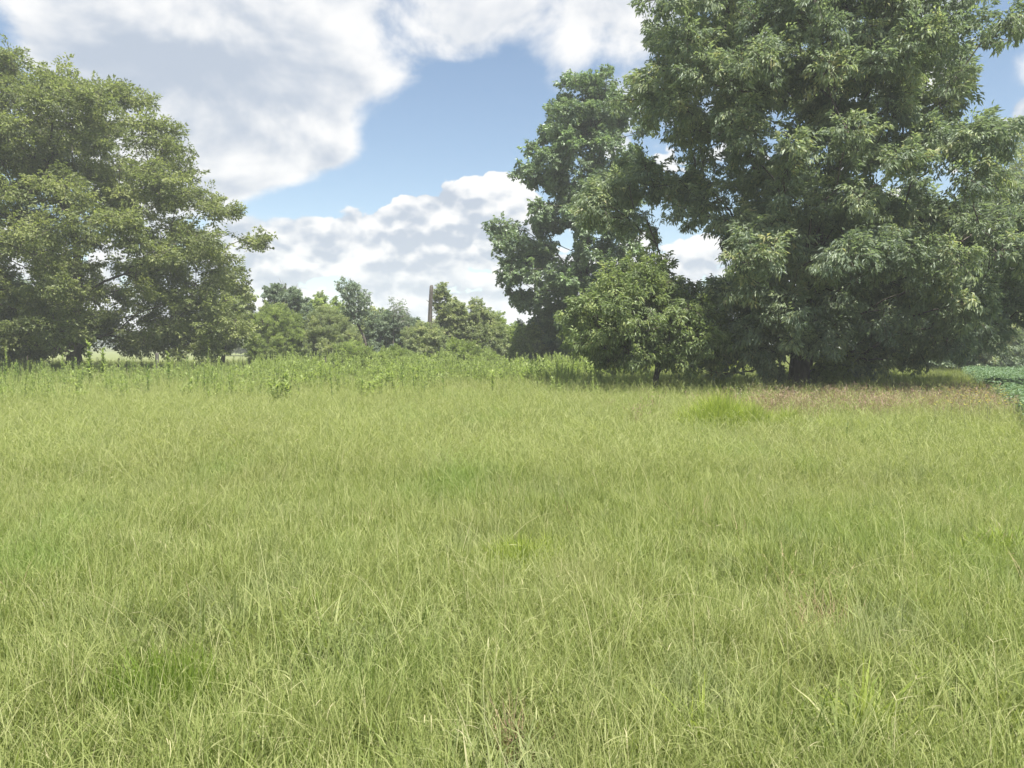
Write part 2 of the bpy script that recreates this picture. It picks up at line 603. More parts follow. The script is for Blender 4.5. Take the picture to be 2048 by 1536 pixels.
def foliage(parent, loc, centres, origin, mat, radius, twigs, per, L, W, droop=0.5, flat=0.75, tint=(0.5, 0.2), hang=0.0, fold=0.25, tint_of=None, bark=None):
    """the crown: leafy sprays round every centre, a dozen kinds of spray turned every way"""
    protos = []
    R = radius * 0.8
    for v_ in range(12):
        geo = Geo()
        f = rng.uniform(0.12, 1.0, per) ** 0.85
        side = rng.normal(0, 0.16, (per, 2)) * R * np.interp(f, [0, 0.5, 1], [0.6, 1.2, 0.5])[:, None]
        p = np.stack([f * R, side[:, 0], side[:, 1] * 0.6 - hang * (f * R) ** 2], -1)
        d = np.stack([np.full(per, 0.6), np.sign(side[:, 0]) * 0.45, np.zeros(per)], -1) + rng.normal(size=(per, 3)) * 0.42
        d[:, 2] -= droop
        nrm = rng.normal(size=(per, 3)) * 0.5
        nrm[:, 2] += 0.9
        tt = np.clip(0.5 + rng.normal(0, tint[1] * 0.8, per), 0.02, 0.98)
        leaves(geo, p, d, nrm, L * rng.uniform(0.6, 1.3, per), W * rng.uniform(0.65, 1.25, per), tt, fold, droop * 0.25)
        tube(geo, [(0, 0, 0), (R * 0.5, 0, -hang * (R * 0.5) ** 2), (R, 0, -hang * R * R)], [0.010, 0.007, 0.003], 3)
        protos.append(bpy.data.objects.new('leaf_spray', geo.mesh('leaf_spray', [mat, bark], smooth=False)))
    n_c = len(centres)
    away = unit(centres - origin)
    dirs = rng.normal(size=(n_c, twigs, 3))
    dirs = unit(dirs) + away[:, None] * 0.55
    dirs[..., 2] *= flat
    dirs = unit(dirs).reshape(-1, 3)
    pts = np.repeat(centres, twigs, 0) + dirs * radius * rng.uniform(-0.05, 0.35, (len(dirs), 1))
    yaw = np.arctan2(dirs[:, 1], dirs[:, 0])
    el = np.arcsin(np.clip(dirs[:, 2], -1, 1))
    turn = np.stack([rng.normal(0, 0.35, len(dirs)), -el, yaw], -1)
    tc_ = np.array([(rng.normal(tint[0], tint[1] * 0.7) if tint_of is None else tint_of(c)) for c in centres]) - 0.5
    tone = np.repeat(tc_, twigs) + rng.normal(0, tint[1] * 0.6, len(dirs))
    n_ = len(pts)
    return scatter('crown', pts - loc, None, rng.uniform(0.7, 1.3, n_), rng.integers(0, 12, n_), protos, kind='stuff', parent=parent, turn=turn, tone=tone)

def local(me, loc):
    n = len(me.vertices)
    co = np.empty(n * 3, np.float32)
    me.vertices.foreach_get('co', co)
    co = co.reshape(-1, 3) - np.asarray(loc, np.float32)
    me.vertices.foreach_set('co', co.ravel())
    me.update()
    return me

def tree(name, label, cat, trunk, centres, bark, leafm, r_trunk, radius, twigs, per, L, W, group=None, r_tip=0.012, flare=1.5,
         bend=0.35, twigm=True, **kw):
    trunk = [np.array(p, float) for p in trunk]
    loc = trunk[0].copy()
    root = obj(name, None, loc=loc, label=label, cat=cat, group=group)
    nodes, par, tips = grow(trunk, centres, bend)
    me, r = skeleton_mesh('trunk', nodes, par, len(trunk), r_tip, bark, r_trunk=r_trunk, flare=flare)
    obj('trunk', local(me, loc), root)
    foliage(root, loc, centres, trunk[-1], leafm, radius, twigs, per, L, W, bark=bark, **kw)
    return root

bark_dark = bark_mat('bark_dark', (0.035, 0.028, 0.022), (0.12, 0.10, 0.085))
bark_grey = bark_mat('bark_grey', (0.10, 0.09, 0.075), (0.26, 0.24, 0.21))
leaf_oak = leaf_mat('leaf_oak', [(0.0, (0.042, 0.056, 0.041)), (0.5, (0.072, 0.088, 0.057)), (0.85, (0.104, 0.118, 0.066)), (1.0, (0.135, 0.128, 0.072))], 0.42, 1.5, 0.035, 0.5, boost=2.85, spray=True)
leaf_gum = leaf_mat('leaf_gum', [(0.0, (0.034, 0.052, 0.036)), (0.6, (0.064, 0.082, 0.046)), (1.0, (0.085, 0.118, 0.06))], 0.38, 1.4, 0.06, 0.45, boost=3.0, spray=True)
leaf_elm = leaf_mat('leaf_elm', [(0.0, (0.045, 0.055, 0.022)), (0.5, (0.084, 0.099, 0.042)), (1.0, (0.135, 0.146, 0.060))], 0.45, 1.5, 0.025, 0.5, boost=2.1, spray=True)

BIG_Y = 25.0
big_outline = [(-40, 1330, 1900), (30, 1270, 1975), (120, 1235, 1960), (230, 1230, 1985), (320, 1220, 2005), (400, 1205, 2070),
               (470, 1235, 2100), (540, 1250, 2110), (600, 1330, 2080), (655, 1350, 2040), (700, 1390, 1930), (736, 1430, 1700)]
big_holes = [(1390, 505, 60, 42), (1545, 250, 18, 50), (1602, 766, 48, 40)]
bt = at(1600, 700, BIG_Y)
big_trunk = [(bt[0], BIG_Y, 0), (bt[0] + 0.02, BIG_Y, 0.7), (bt[0] + 0.1, BIG_Y + 0.05, 1.5), (bt[0] + 0.25, BIG_Y, 2.6), (bt[0] + 0.35, BIG_Y, 4.0), (bt[0] + 0.5, BIG_Y, 5.6)]
big_extra = [at(px, py, y) for px, py, y in ((1225, 400, 25.2), (1215, 425, 24.6), (1440, 680, 23.6), (1500, 700, 23.2))]
big_c = boughs(crown_points(big_outline, BIG_Y, 0.85, 250, 1.05, 0.40, big_holes, inset=34), 6, 0.95, 0.6, big_extra)
# the boughs clear the ground around the trunk
big_c = big_c[~((np.abs(big_c[:, 0] - bt[0]) < 1.4) & (big_c[:, 1] < BIG_Y + 2) & (big_c[:, 2] < 1.8 + 0.1 * rng.normal(size=len(big_c))))]
big_c = big_c[big_c[:, 2] > 0.85]
def pixel(p):
    """where world points fall in the photograph"""
    c, s = math.cos(PITCH), math.sin(PITCH)
    z = p[:, 2] - EYE
    w = p[:, 1] * c - z * s
    return 1024 + F * p[:, 0] / w, 768 - F * (p[:, 1] * s + z * c) / w
def thin(p, gaps):
    u, v = pixel(p)
    ok = np.ones(len(p), bool)
    for px, py, rx, ry in gaps:
        ok &= ((u - px) / rx) ** 2 + ((v - py) / ry) ** 2 > 1
    return p[ok]
big_c = thin(big_c, [(1392, 505, 92, 62), (1330, 300, 26, 44), (1545, 260, 30, 62), (1420, 190, 26, 30), (1240, 470, 30, 30), (1700, 60, 22, 26), (1470, 410, 44, 18)])
def big_tint(c):
    # leaf colour lightens towards the left, painting in the sunlit boughs there
    u = (c[0] - bt[0]) / 5.0
    return np.clip(0.44 - 0.08 * u + rng.normal(0, 0.13), 0.1, 0.95)
big_tree = tree('tree', 'huge broad dark green tree with drooping leaves and short black trunk beside the soybeans', 'tree', big_trunk, big_c,
     bark_dark, leaf_oak, 0.36, 0.66, 10, 38, 0.14, 0.058, droop=0.65, flat=0.95, hang=0.2, tint_of=big_tint)

LEFT_Y = 40.0
left_outline = [(138, 20, 60), (162, -150, 190), (205, -260, 290), (268, -330, 360), (330, -380, 350), (400, -400, 470), (450, -410, 505), (520, -420, 535),
                (580, -420, 490), (640, -400, 460), (680, -380, 430), (700, -200, 340)]
left_holes = [(255, 445, 30, 24), (250, 712, 95, 20), (148, 716, 40, 24)]
lt = at(148, 700, LEFT_Y)
left_trunk = [(lt[0], LEFT_Y, 0), (lt[0], LEFT_Y, 1.2), (lt[0] + 0.1, LEFT_Y + 0.1, 2.4), (lt[0] + 0.25, LEFT_Y, 4.0), (lt[0] + 0.3, LEFT_Y, 6.0), (lt[0] + 0.2, LEFT_Y, 8.0)]
left_c = boughs(crown_points(left_outline, LEFT_Y, 0.8, 285, 1.3, 0.37, left_holes, inset=34), 5, 1.3, 0.5, [at(px, py, LEFT_Y - 1.5 + 3 * rng.random()) for px, py in ((385, 395), (350, 350), (415, 425), (330, 300), (400, 690), (330, 692), (440, 655), (70, 690), (20, 690), (-20, 680), (380, 640))])
left_tree = tree('tree', 'broad spreading yellow-green tree with a rounded crown at the left of the meadow', 'tree', left_trunk, left_c,
     bark_dark, leaf_elm, 0.36, 0.95, 11, 34, 0.155, 0.085, droop=0.25, flat=0.5, hang=0.05)

GUM_Y = 43.0
gum_outline = [(150, 1190, 1225), (185, 1095, 1250), (240, 1075, 1290), (300, 1040, 1300), (350, 1030, 1290), (400, 1060, 1290), (440, 1010, 1290), (470, 980, 1280),
               (520, 1000, 1270), (580, 1005, 1260), (630, 1070, 1240), (670, 1100, 1230), (705, 1120, 1220)]
gum_holes = [(1135, 480, 18, 34), (1050, 425, 26, 20), (1185, 470, 12, 22), (1120, 605, 30, 8)]
gt = at(1175, 700, GUM_Y)
gum_trunk = [(gt[0], GUM_Y, 0), (gt[0], GUM_Y, 1.5), (gt[0] - 0.1, GUM_Y, 3.2), (gt[0] - 0.2, GUM_Y, 5.2), (gt[0] - 0.1, GUM_Y, 7.5), (gt[0], GUM_Y, 9.5), (gt[0] + 0.1, GUM_Y, 11.5)]
gum_c = boughs(crown_points(gum_outline, GUM_Y, 0.9, 170, 0.8, 0.5, gum_holes, inset=14), 4, 0.75, 0.7, [at(px, py, GUM_Y) for px, py in ((1000, 468), (1018, 490), (1030, 520), (1015, 560), (1030, 600))])
gum_c = thin(gum_c, [(1135, 485, 24, 44), (1045, 428, 30, 22), (1120, 606, 40, 12), (1190, 470, 16, 26), (1160, 320, 12, 40), (1090, 380, 20, 14)])
gum_tree = tree('tree', 'tall narrow dark blue-green tree standing right of the thicket', 'tree', gum_trunk, gum_c,
     bark_dark, leaf_gum, 0.30, 0.6, 10, 24, 0.155, 0.115, droop=0.35, flat=0.9)

leaf_light = leaf_mat('leaf_light', [(0.0, (0.048, 0.062, 0.028)), (0.5, (0.082, 0.106, 0.046)), (1.0, (0.135, 0.152, 0.062))], 0.42, 1.4, 0.03, 0.5, boost=2.3, spray=True)
side_Y = 23.6
sd = at(1310, 700, side_Y)
side_c = boughs(crown_points([(545, 1250, 1320), (575, 1215, 1345), (610, 1175, 1390), (640, 1135, 1420), (665, 1165, 1440), (690, 1150, 1450), (714, 1200, 1440)], side_Y, 0.75, 58, 0.7, 0.5, inset=14), 5, 0.75, 0.5)
tree('small_tree', 'smaller light yellow-green tree crouching under the left side of the huge dark tree', 'tree',
     [(sd[0], side_Y, 0), (sd[0], side_Y, 0.5), (sd[0] + 0.1, side_Y, 1.0), (sd[0] + 0.2, side_Y, 1.6)], side_c, bark_dark, leaf_light, 0.09, 0.6, 8, 34, 0.12, 0.05, droop=0.6, flat=0.8, hang=0.2)

# ----------------------------------------------------------------- more trees and the thicket
leaf_olive = leaf_mat('leaf_olive', [(0.0, (0.050, 0.062, 0.032)), (0.5, (0.085, 0.100, 0.050)), (1.0, (0.14, 0.145, 0.075))], 0.42, 1.4, 0.025, 0.5, boost=3.1, spray=True)
leaf_bright = leaf_mat('leaf_bright', [(0.0, (0.066, 0.086, 0.034)), (0.5, (0.115, 0.142, 0.052)), (1.0, (0.18, 0.21, 0.08))], 0.45, 1.5, 0.025, 0.5, boost=2.1, spray=True)
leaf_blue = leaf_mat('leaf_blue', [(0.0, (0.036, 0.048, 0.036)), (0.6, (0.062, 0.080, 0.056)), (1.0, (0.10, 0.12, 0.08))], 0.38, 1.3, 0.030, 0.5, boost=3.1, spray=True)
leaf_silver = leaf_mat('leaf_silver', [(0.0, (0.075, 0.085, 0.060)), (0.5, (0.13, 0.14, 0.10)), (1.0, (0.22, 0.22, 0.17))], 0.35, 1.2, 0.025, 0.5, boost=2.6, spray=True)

def shrub(name, label, cat, outline, Y, mat, n, radius, per=26, L=0.14, W=0.07, base=None, stems=2, bark=bark_dark, depth=0.9,
          twigs=11, group=None, r_trunk=0.06, shell=0.5, twigm=False, **kw):
    per, L, W = int(per * 1.5), L * 0.74, W * 0.78
    c = crown_points(outline, Y, depth, n, radius * 0.7, shell)
    rows = sorted(outline)
    low = rows[-1]
    bx = at((low[1] + low[2]) / 2 if base is None else base, 700, Y)[0]
    topz = c[:, 2].max()
    mid = c.mean(0)
    tr_ = [(bx, Y, 0), (bx + (mid[0] - bx) * 0.25, Y, topz * 0.12), (bx + (mid[0] - bx) * 0.6, Y, topz * 0.3)]
    return tree(name, label, cat, tr_, c, bark, mat, r_trunk, radius, twigs, per, L, W, group, r_tip=0.008, flare=1.2, **kw)

# trees standing round the three big ones
shrub('tree', 'dark round-leaved tree peeping out behind the right side of the yellow-green tree', 'tree',
      [(580, 468, 488), (605, 452, 496), (640, 430, 498), (668, 415, 480), (700, 410, 450)], 50.0, leaf_olive, 50, 0.7, 30, 0.2, 0.13, base=440, r_trunk=0.16)
shrub('tree', 'dark low-branched tree with a thin black trunk behind the left edge of the yellow-green tree', 'tree',
      [(540, -160, 60), (600, -200, 110), (650, -200, 130), (690, -120, 115), (708, -60, 90)], 47.0, leaf_blue, 110, 0.9, 30, 0.2, 0.12, base=46, r_trunk=0.24)
shrub('tree', 'grey-trunked tree standing just behind and right of the black oak trunk', 'tree',
      [(400, 1720, 1850), (470, 1650, 1950), (560, 1640, 1960), (620, 1650, 1930), (660, 1660, 1880), (668, 1760, 1840)], 30.5, leaf_oak, 190, 0.8, 30, 0.2, 0.085,
      base=1712, r_trunk=0.17, bark=bark_grey, droop=0.8, hang=0.2)
shrub('tree', 'olive-brown tree at the edge of the soybeans, right of the huge dark tree', 'tree',
      [(258, 2030, 2110), (310, 1985, 2230), (400, 1950, 2330), (500, 1930, 2350), (600, 1930, 2300), (670, 1900, 2250), (712, 1880, 2180)], 45.0, leaf_olive, 300, 1.0, 26, 0.2, 0.10,
      base=2020, r_trunk=0.34, droop=0.5)
shrub('tree', 'bushy dark tree with boughs to the ground behind the grey trunk', 'tree',
      [(600, 1760, 1860), (640, 1730, 1900), (690, 1715, 1930), (722, 1725, 1920)], 41.0, leaf_blue, 130, 0.8, 30, 0.19, 0.10, base=1800, r_trunk=0.2)
shrub('tree', 'low dark tree sweeping down to the far end of the soybeans', 'tree',
      [(590, 1950, 2000), (630, 1910, 2030), (680, 1890, 2035), (720, 1880, 2030)], 42.0, leaf_oak, 110, 0.8, 30, 0.19, 0.10, base=1960, r_trunk=0.2)
shrub('tree', 'shaded bluish tree beyond the soybeans at the edge of the view', 'tree',
      [(540, 2040, 2130), (600, 2005, 2200), (660, 2000, 2240), (712, 2000, 2240)], 66.0, leaf_blue, 120, 1.2, 26, 0.3, 0.2, base=2080, r_trunk=0.25)
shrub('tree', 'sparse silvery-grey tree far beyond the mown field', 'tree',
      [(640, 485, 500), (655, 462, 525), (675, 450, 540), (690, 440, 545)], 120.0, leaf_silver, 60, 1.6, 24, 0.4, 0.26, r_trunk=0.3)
shrub('tree', 'dark low crown of the tree rooted at the foot of the tall blue-green tree', 'tree',
      [(615, 1095, 1160), (640, 1070, 1205), (675, 1085, 1215), (702, 1105, 1215)], 45.5, leaf_gum, 90, 0.75, 30, 0.19, 0.12, base=1150, r_trunk=0.16)

# the thicket, left to right
shrub('willow_bush', 'rounded soft yellow-green bush at the left end of the thicket', 'bush',
      [(616, 530, 565), (636, 512, 596), (660, 505, 604), (690, 498, 612), (716, 500, 612)], 47.0, leaf_bright, 120, 0.42, 44, 0.13, 0.035, flat=1.3, droop=-0.35, twigs=13)
shrub('willow_bush', 'taller pale green feathery bush topping the one at the left end of the thicket', 'bush',
      [(612, 536, 560), (628, 522, 580), (650, 515, 590), (690, 515, 595)], 50.0, leaf_olive, 60, 0.42, 40, 0.13, 0.04, flat=1.3, droop=-0.3)
dark_snaggy = shrub('tree', 'dark tree with bare twigs sticking out of its top in the thicket', 'tree',
      [(582, 536, 575), (596, 534, 612), (615, 548, 622), (645, 570, 640), (685, 580, 645), (705, 585, 640)], 52.0, leaf_blue, 90, 0.5, 34, 0.16, 0.09, base=610, r_trunk=0.12)
shrub('bush', 'mid green bush behind the bare-twigged tree of the thicket', 'bush',
      [(596, 628, 650), (606, 602, 682), (630, 600, 700), (690, 600, 705)], 56.0, leaf_bright, 90, 0.55, 30, 0.17, 0.09)
shrub('willow_bush', 'broad feathery bush with a grey-shaded base left of the leaning tree', 'bush',
      [(622, 640, 672), (645, 615, 690), (675, 602, 712), (700, 600, 722), (716, 604, 722)], 48.0, leaf_olive, 130, 0.42, 44, 0.12, 0.035, flat=1.3, droop=-0.3, twigs=13)
lx = [at(738, 704, 50.0), at(730, 680, 50.0), at(712, 640, 50.0), at(700, 612, 50.0), at(692, 590, 50.0)]
lx[0][2] = 0
lean_c = crown_points([(560, 680, 700), (574, 677, 722), (600, 684, 738), (625, 686, 734), (645, 684, 720)], 50.0, 0.9, 70, 0.3, 0.6)
tree('leaning_tree', 'thin tree leaning left out of the thicket with a sparse twin-lobed crown', 'tree', lx, lean_c, bark_dark, leaf_blue, 0.09, 0.36, 8, 11, 0.13, 0.06, r_tip=0.008, flare=1.1)
shrub('bush', 'dark bluish bush right of the leaning tree in the thicket', 'bush',
      [(632, 752, 800), (650, 735, 832), (680, 728, 850), (712, 728, 858)], 52.0, leaf_blue, 130, 0.5, 34, 0.15, 0.07)
shrub('bush', 'yellowish bush behind the dark bluish bush of the thicket', 'bush',
      [(624, 735, 765), (636, 722, 790), (670, 718, 800)], 57.0, leaf_olive, 60, 0.5, 30, 0.16, 0.08)
sx = [at(786, 704, 50.5), at(787, 660, 50.5), at(788, 625, 50.5), at(786, 600, 50.5)]
sx[0][2] = 0
sap_c = crown_points([(598, 778, 800), (615, 778, 815), (640, 786, 822), (656, 790, 822)], 50.5, 0.9, 42, 0.26, 0.6)
tree('sapling', 'half-bare sapling with thin upright twigs in the middle of the thicket', 'tree', sx, sap_c, bark_grey, leaf_blue, 0.05, 0.34, 6, 6, 0.11, 0.05, r_tip=0.008, flare=1.1)
shrub('bush', 'grey-green bush in front of the foot of the dead trunk', 'bush',
      [(652, 830, 860), (668, 812, 880), (692, 805, 890), (715, 800, 895)], 47.5, leaf_olive, 90, 0.42, 36, 0.13, 0.05)
shrub('slender_tree', 'slender upright tree just right of the dead trunk', 'tree',
      [(566, 878, 888), (580, 871, 897), (605, 866, 906), (640, 866, 907), (670, 869, 904), (690, 876, 896)], 50.0, leaf_olive, 52, 0.36, 22, 0.13, 0.06, r_trunk=0.1, flat=1.2, twigm=True)
shrub('small_tree', 'small loose-crowned tree between the slender tree and the pointed bush', 'tree',
      [(604, 904, 914), (618, 896, 928), (640, 890, 930), (668, 890, 922), (685, 896, 912)], 51.0, leaf_olive, 60, 0.36, 26, 0.14, 0.07, r_trunk=0.08, twigm=True)
shrub('bush', 'pointed olive bush, tallest at the right of the thicket', 'bush',
      [(603, 950, 956), (616, 942, 966), (636, 934, 984), (660, 922, 1000), (690, 915, 1020), (714, 912, 1025)], 52.0, leaf_olive, 170, 0.45, 34, 0.15, 0.07)
shrub('bush', 'grassy olive bush beside the small dark conifer in the thicket', 'bush',
      [(628, 990, 994), (640, 982, 1004), (660, 976, 1020), (690, 970, 1034), (714, 970, 1036)], 54.0, leaf_bright, 80, 0.45, 32, 0.15, 0.07)
shrub('conifer', 'tiny dark conifer rising from the right of the thicket', 'tree',
      [(643, 1039, 1041), (655, 1036, 1045), (675, 1033, 1049), (700, 1030, 1052)], 47.0, leaf_gum, 40, 0.2, 36, 0.09, 0.02, r_trunk=0.05)
shrub('bush', 'bright yellow-green bush at the right end of the thicket', 'bush',
      [(656, 1052, 1064), (670, 1038, 1078), (695, 1030, 1086), (722, 1028, 1088)], 45.0, leaf_bright, 110, 0.4, 36, 0.14, 0.07)
shrub('bush', 'pale green bush between the yellow-green bush and the tall dark tree', 'bush',
      [(650, 1082, 1096), (668, 1074, 1112), (690, 1072, 1118), (716, 1074, 1120)], 48.0, leaf_olive, 70, 0.42, 32, 0.15, 0.08)
shrub('bush', 'low bright green bush in front of the leaning tree', 'bush',
      [(692, 688, 712), (704, 672, 738), (722, 664, 752), (738, 664, 756)], 37.0, leaf_bright, 90, 0.32, 36, 0.10, 0.03, flat=1.2, droop=-0.2)
shrub('bush', 'low mid green bush in front of the half-bare sapling', 'bush',
      [(700, 776, 800), (712, 764, 820), (726, 756, 850), (738, 754, 858)], 38.0, leaf_bright, 90, 0.32, 36, 0.10, 0.03, flat=1.2, droop=-0.2)
shrub('bush', 'low leafy bush in the long grass right of the dead trunk', 'bush',
      [(690, 900, 930), (704, 880, 980), (722, 870, 1010), (738, 870, 1015)], 39.0, leaf_bright, 110, 0.34, 34, 0.10, 0.035, flat=1.2, droop=-0.2)
shrub('bush', 'light green bush tucked against the right of the black oak trunk', 'bush',
      [(706, 1660, 1684), (722, 1648, 1696), (742, 1640, 1700), (768, 1636, 1704)], 24.6, leaf_bright, 34, 0.28, 22, 0.11, 0.06)
shrub('bush', 'small dark-leaved sprig bush at the left foot of the black oak trunk', 'bush',
      [(738, 1530, 1560), (750, 1522, 1568), (768, 1520, 1572)], 24.0, leaf_oak, 12, 0.22, 20, 0.12, 0.05)

shrub('bush', 'wide mid green bush filling the thicket behind the feathery bushes', 'bush',
      [(630, 560, 640), (650, 530, 700), (685, 520, 720), (712, 520, 720)], 58.0, leaf_olive, 130, 0.6, 30, 0.18, 0.09)
shrub('bush', 'wide grey-green bush filling the thicket behind the sapling', 'bush',
      [(648, 700, 860), (662, 690, 880), (690, 690, 890), (712, 690, 890)], 58.0, leaf_olive, 130, 0.6, 30, 0.18, 0.09)
shrub('bush', 'wide pale bush filling the thicket behind the tiny dark conifer', 'bush',
      [(650, 960, 1010), (664, 930, 1090), (690, 900, 1110), (712, 900, 1110)], 58.0, leaf_bright, 130, 0.6, 30, 0.18, 0.09)
# the dead trunk: broken top, leaning a little
bark_snag = bark_mat('bark_snag', (0.05, 0.044, 0.038), (0.12, 0.107, 0.095), 6)
def dead_trunk():
    Y = 49.0
    geo = Geo()
    pts = np.array([at(857, 716, Y), at(858, 690, Y), at(858.6, 660, Y), at(860, 630, Y), at(861, 605, Y), at(862.4, 585, Y), at(863, 572, Y)])
    pts[0, 2] = 0
    rad = np.array([0.19, 0.16, 0.14, 0.135, 0.13, 0.12, 0.105])
    tube(geo, pts, rad, 12, 0.4, 0.07)
    tip = pts[-1]
    for k_ in range(5):                              # splinters of the break
        a = 2 * math.pi * k_ / 5
        b = tip + np.array([math.cos(a), math.sin(a), 0]) * 0.055
        tube(geo, np.array([b - [0, 0, 0.15], b, b + [0.01, 0, 0.05 + 0.05 * rng.random()]]), [0.06, 0.05, 0.012], 5, 0.6, 0.1)
    root = obj('dead_trunk', None, loc=pts[0], label='bare grey dead trunk with a broken top standing up from the thicket', cat='dead tree')
    obj('trunk', local(geo.mesh('trunk', bark_snag), pts[0]), root)
    for z, dx, dz in ((3.4, 0.35, 0.2), (4.4, -0.25, 0.15), (2.6, 0.3, 0.25)):
        i = np.interp(z, pts[:, 2], pts[:, 0])
        g2 = Geo()
        tube(g2, [(i, Y, z), (i + dx * 0.5, Y - 0.05, z + dz * 0.4), (i + dx, Y - 0.1, z + dz)], [0.035, 0.025, 0.01], 5, 0.5, 0.05)
        obj('branch_stub', local(g2.mesh('branch_stub', bark_snag), pts[0]), root)
dead_trunk()

# bare twigs out of the dark tree's top
for x0, y0, x1, y1 in ((566, 590, 558, 556), (572, 592, 565, 560), (578, 596, 570, 566), (588, 592, 595, 566), (540, 612, 526, 605), (560, 600, 548, 582)):
    a, b = at(x0, y0, 52.0), at(x1, y1, 52.0)
    tg = Geo()
    tube(tg, np.array([a - [0, 0, 0.8], a, (a + b) / 2 + rng.normal(size=3) * 0.05, b]), [0.03, 0.024, 0.018, 0.006], 4)
    obj('bare_twig', local(tg.mesh('bare_twig', bark_grey), dark_snaggy.location), dark_snaggy)

# low bough of the oak that sweeps out over the grass
gb = Geo()
low = np.array([at(1560, 728, 24.6), at(1500, 742, 24.0), at(1460, 748, 23.6), at(1425, 744, 23.3), at(1395, 730, 23.2), at(1380, 716, 23.2)])
tube(gb, low, [0.028, 0.022, 0.018, 0.014, 0.010, 0.005], 6, 0.4, 0.05)
obj('low_bough', local(gb.mesh('low_bough', bark_dark), big_tree.location), big_tree)

lb = foliage(big_tree, np.array(big_tree.location), np.concatenate([low[2:], (low[2:-1] + low[3:]) / 2 + [0, 0, 0.1]]), low[0], leaf_oak, 0.30, 5, 18, 0.13, 0.055, droop=0.5, bark=bark_dark)
lb.name = 'bough_leaves'

# posts of an old wire fence along the far side
post_m = bark_mat('post_wood', (0.16, 0.14, 0.12), (0.36, 0.33, 0.29), 20)
for px, top, Y, r_, lab in ((313, 706, 37.0, 0.085, 'weathered grey fence post under the low boughs of the yellow-green tree'),
                      (363, 702, 39.0, 0.06, 'dark slim fence post right of the grey one'),
                      (54, 712, 38.0, 0.03, 'thin stake beside the thin black trunk'),
                      (237, 716, 37.0, 0.03, 'thin dark stake in the gap left of the grey fence post'),
                      (651, 716, 36.0, 0.05, 'short dark post in front of the feathery bushes')):
    p = at(px, top, Y)
    g_ = Geo()
    tube(g_, [(0, 0, -0.1), (0.01, 0, p[2] * 0.5), (0.02, 0, p[2] - 0.02), (0.02, 0, p[2])], [r_ * 1.08, r_, r_, r_ * 0.75], 9, 0.5, 0.05)
    obj('fence_post', g_.mesh('fence_post', post_m if r_ > 0.07 else bark_dark), None, (p[0], Y, 0), 0, lab, 'fence post', 'posts of the old fence line')

# ----------------------------------------------------------------- the ground
def ground_mat(name, cols, scale, rough=1.0):
    m = bpy.data.materials.new(name)
    m.use_nodes = True
    t = m.node_tree
    b = t.nodes['Principled BSDF']
    g = node(t, 'ShaderNodeNewGeometry')
    n1 = noise_n(t, g.outputs['Position'], scale, 6, 0.65)
    n2 = noise_n(t, g.outputs['Position'], scale * 0.07, 4, 0.6)
    c = mix_n(t, ramp_n(t, n1, 0.3, 0.7), (*cols[0], 1), (*cols[1], 1))
    c = mix_n(t, ramp_n(t, n2, 0.4, 0.65, 0, 0.7), c, (*cols[2], 1))
    t.links.new(c, b.inputs['Base Color'])
    b.inputs['Roughness'].default_value = rough
    b.inputs['Specular IOR Level'].default_value = 0.1
    bp = node(t, 'ShaderNodeBump')
    bp.inputs['Strength'].default_value = 0.9
    bp.inputs['Distance'].default_value = 0.08
    t.links.new(n1, bp.inputs['Height'])
    t.links.new(bp.outputs[0], b.inputs['Normal'])
    return m

def height(x, y):
    """level near the camera, rising gently far away"""
    far = np.clip((y - 150) / 500, 0, 1)
    return 0.02 * np.sin(x * 0.7 + 1) * np.sin(y * 0.9) + 0.02 * np.sin(x * 0.23 + y * 0.31) - 0.04 + 5.0 * far ** 2 + 0.0 * x

def grid_mesh(name, xs, ys, mat, z_off=0.0):
    X, Y_ = np.meshgrid(xs, ys)
    Z = height(X, Y_) + z_off
    v = np.stack([X, Y_, Z], -1).reshape(-1, 3)
    w, h = len(xs), len(ys)
    i = (np.arange(h - 1)[:, None] * w + np.arange(w - 1)[None]).ravel()
    q = np.stack([i, i + 1, i + w + 1, i + w], -1)
    g = Geo()
    g.add(v, None, q)
    return g.mesh(name, mat)

xs = np.concatenate([[-2500, -1200, -600, -300, -150], np.arange(-90, 91, 1.5), [150, 300, 600, 1200, 2500]])
ys = np.concatenate([[-2500, -800, -200, -60, -20], np.arange(-6, 70, 1.5), np.arange(72, 160, 8), np.arange(170, 700, 30), [900, 1500, 2500, 4000]])
obj('meadow_ground', grid_mesh('meadow_ground', xs, ys, ground_mat('meadow_soil', [(0.085, 0.105, 0.035), (0.13, 0.15, 0.055), (0.115, 0.115, 0.05)], 6.0)), kind='structure')
obj('mown_field', grid_mesh('mown_field', np.array([-160, -120, -90, -70, -50, -30, -10, 5]), np.concatenate([np.arange(62, 160, 8), [170, 190]]),
    ground_mat('mown_grass', [(0.13, 0.155, 0.06), (0.17, 0.185, 0.075), (0.145, 0.17, 0.065)], 1.2), 0.05), kind='structure')

# far woods that close the view
def far_wood(name, label, x0, x1, Y, h, n, mat):
    geo = Geo()
    x = rng.uniform(x0, x1, n)
    prof = h * (0.72 + 0.18 * np.sin(x * 0.05) + 0.12 * np.sin(x * 0.17 + 1) + 0.10 * np.sin(x * 0.43 + 2))
    f = rng.random(n) ** 0.7
    p = np.stack([x, Y + rng.normal(0, 8, n), height(x, np.full(n, float(Y))) + prof * f], -1)
    leaves(geo, p, rand_dirs(n), rand_dirs(n), 2.6 * rng.uniform(0.5, 1.3, n), 1.8, np.clip(rng.normal(0.45, 0.2, n), 0, 1))
    o = obj(name, geo.mesh(name, mat, smooth=False), kind='stuff', label=label, cat='woodland')
far_wood('far_woods', 'distant hazy line of woods closing the view behind the thicket', -420, 420, 330.0, 10.5, 26000, leaf_blue)

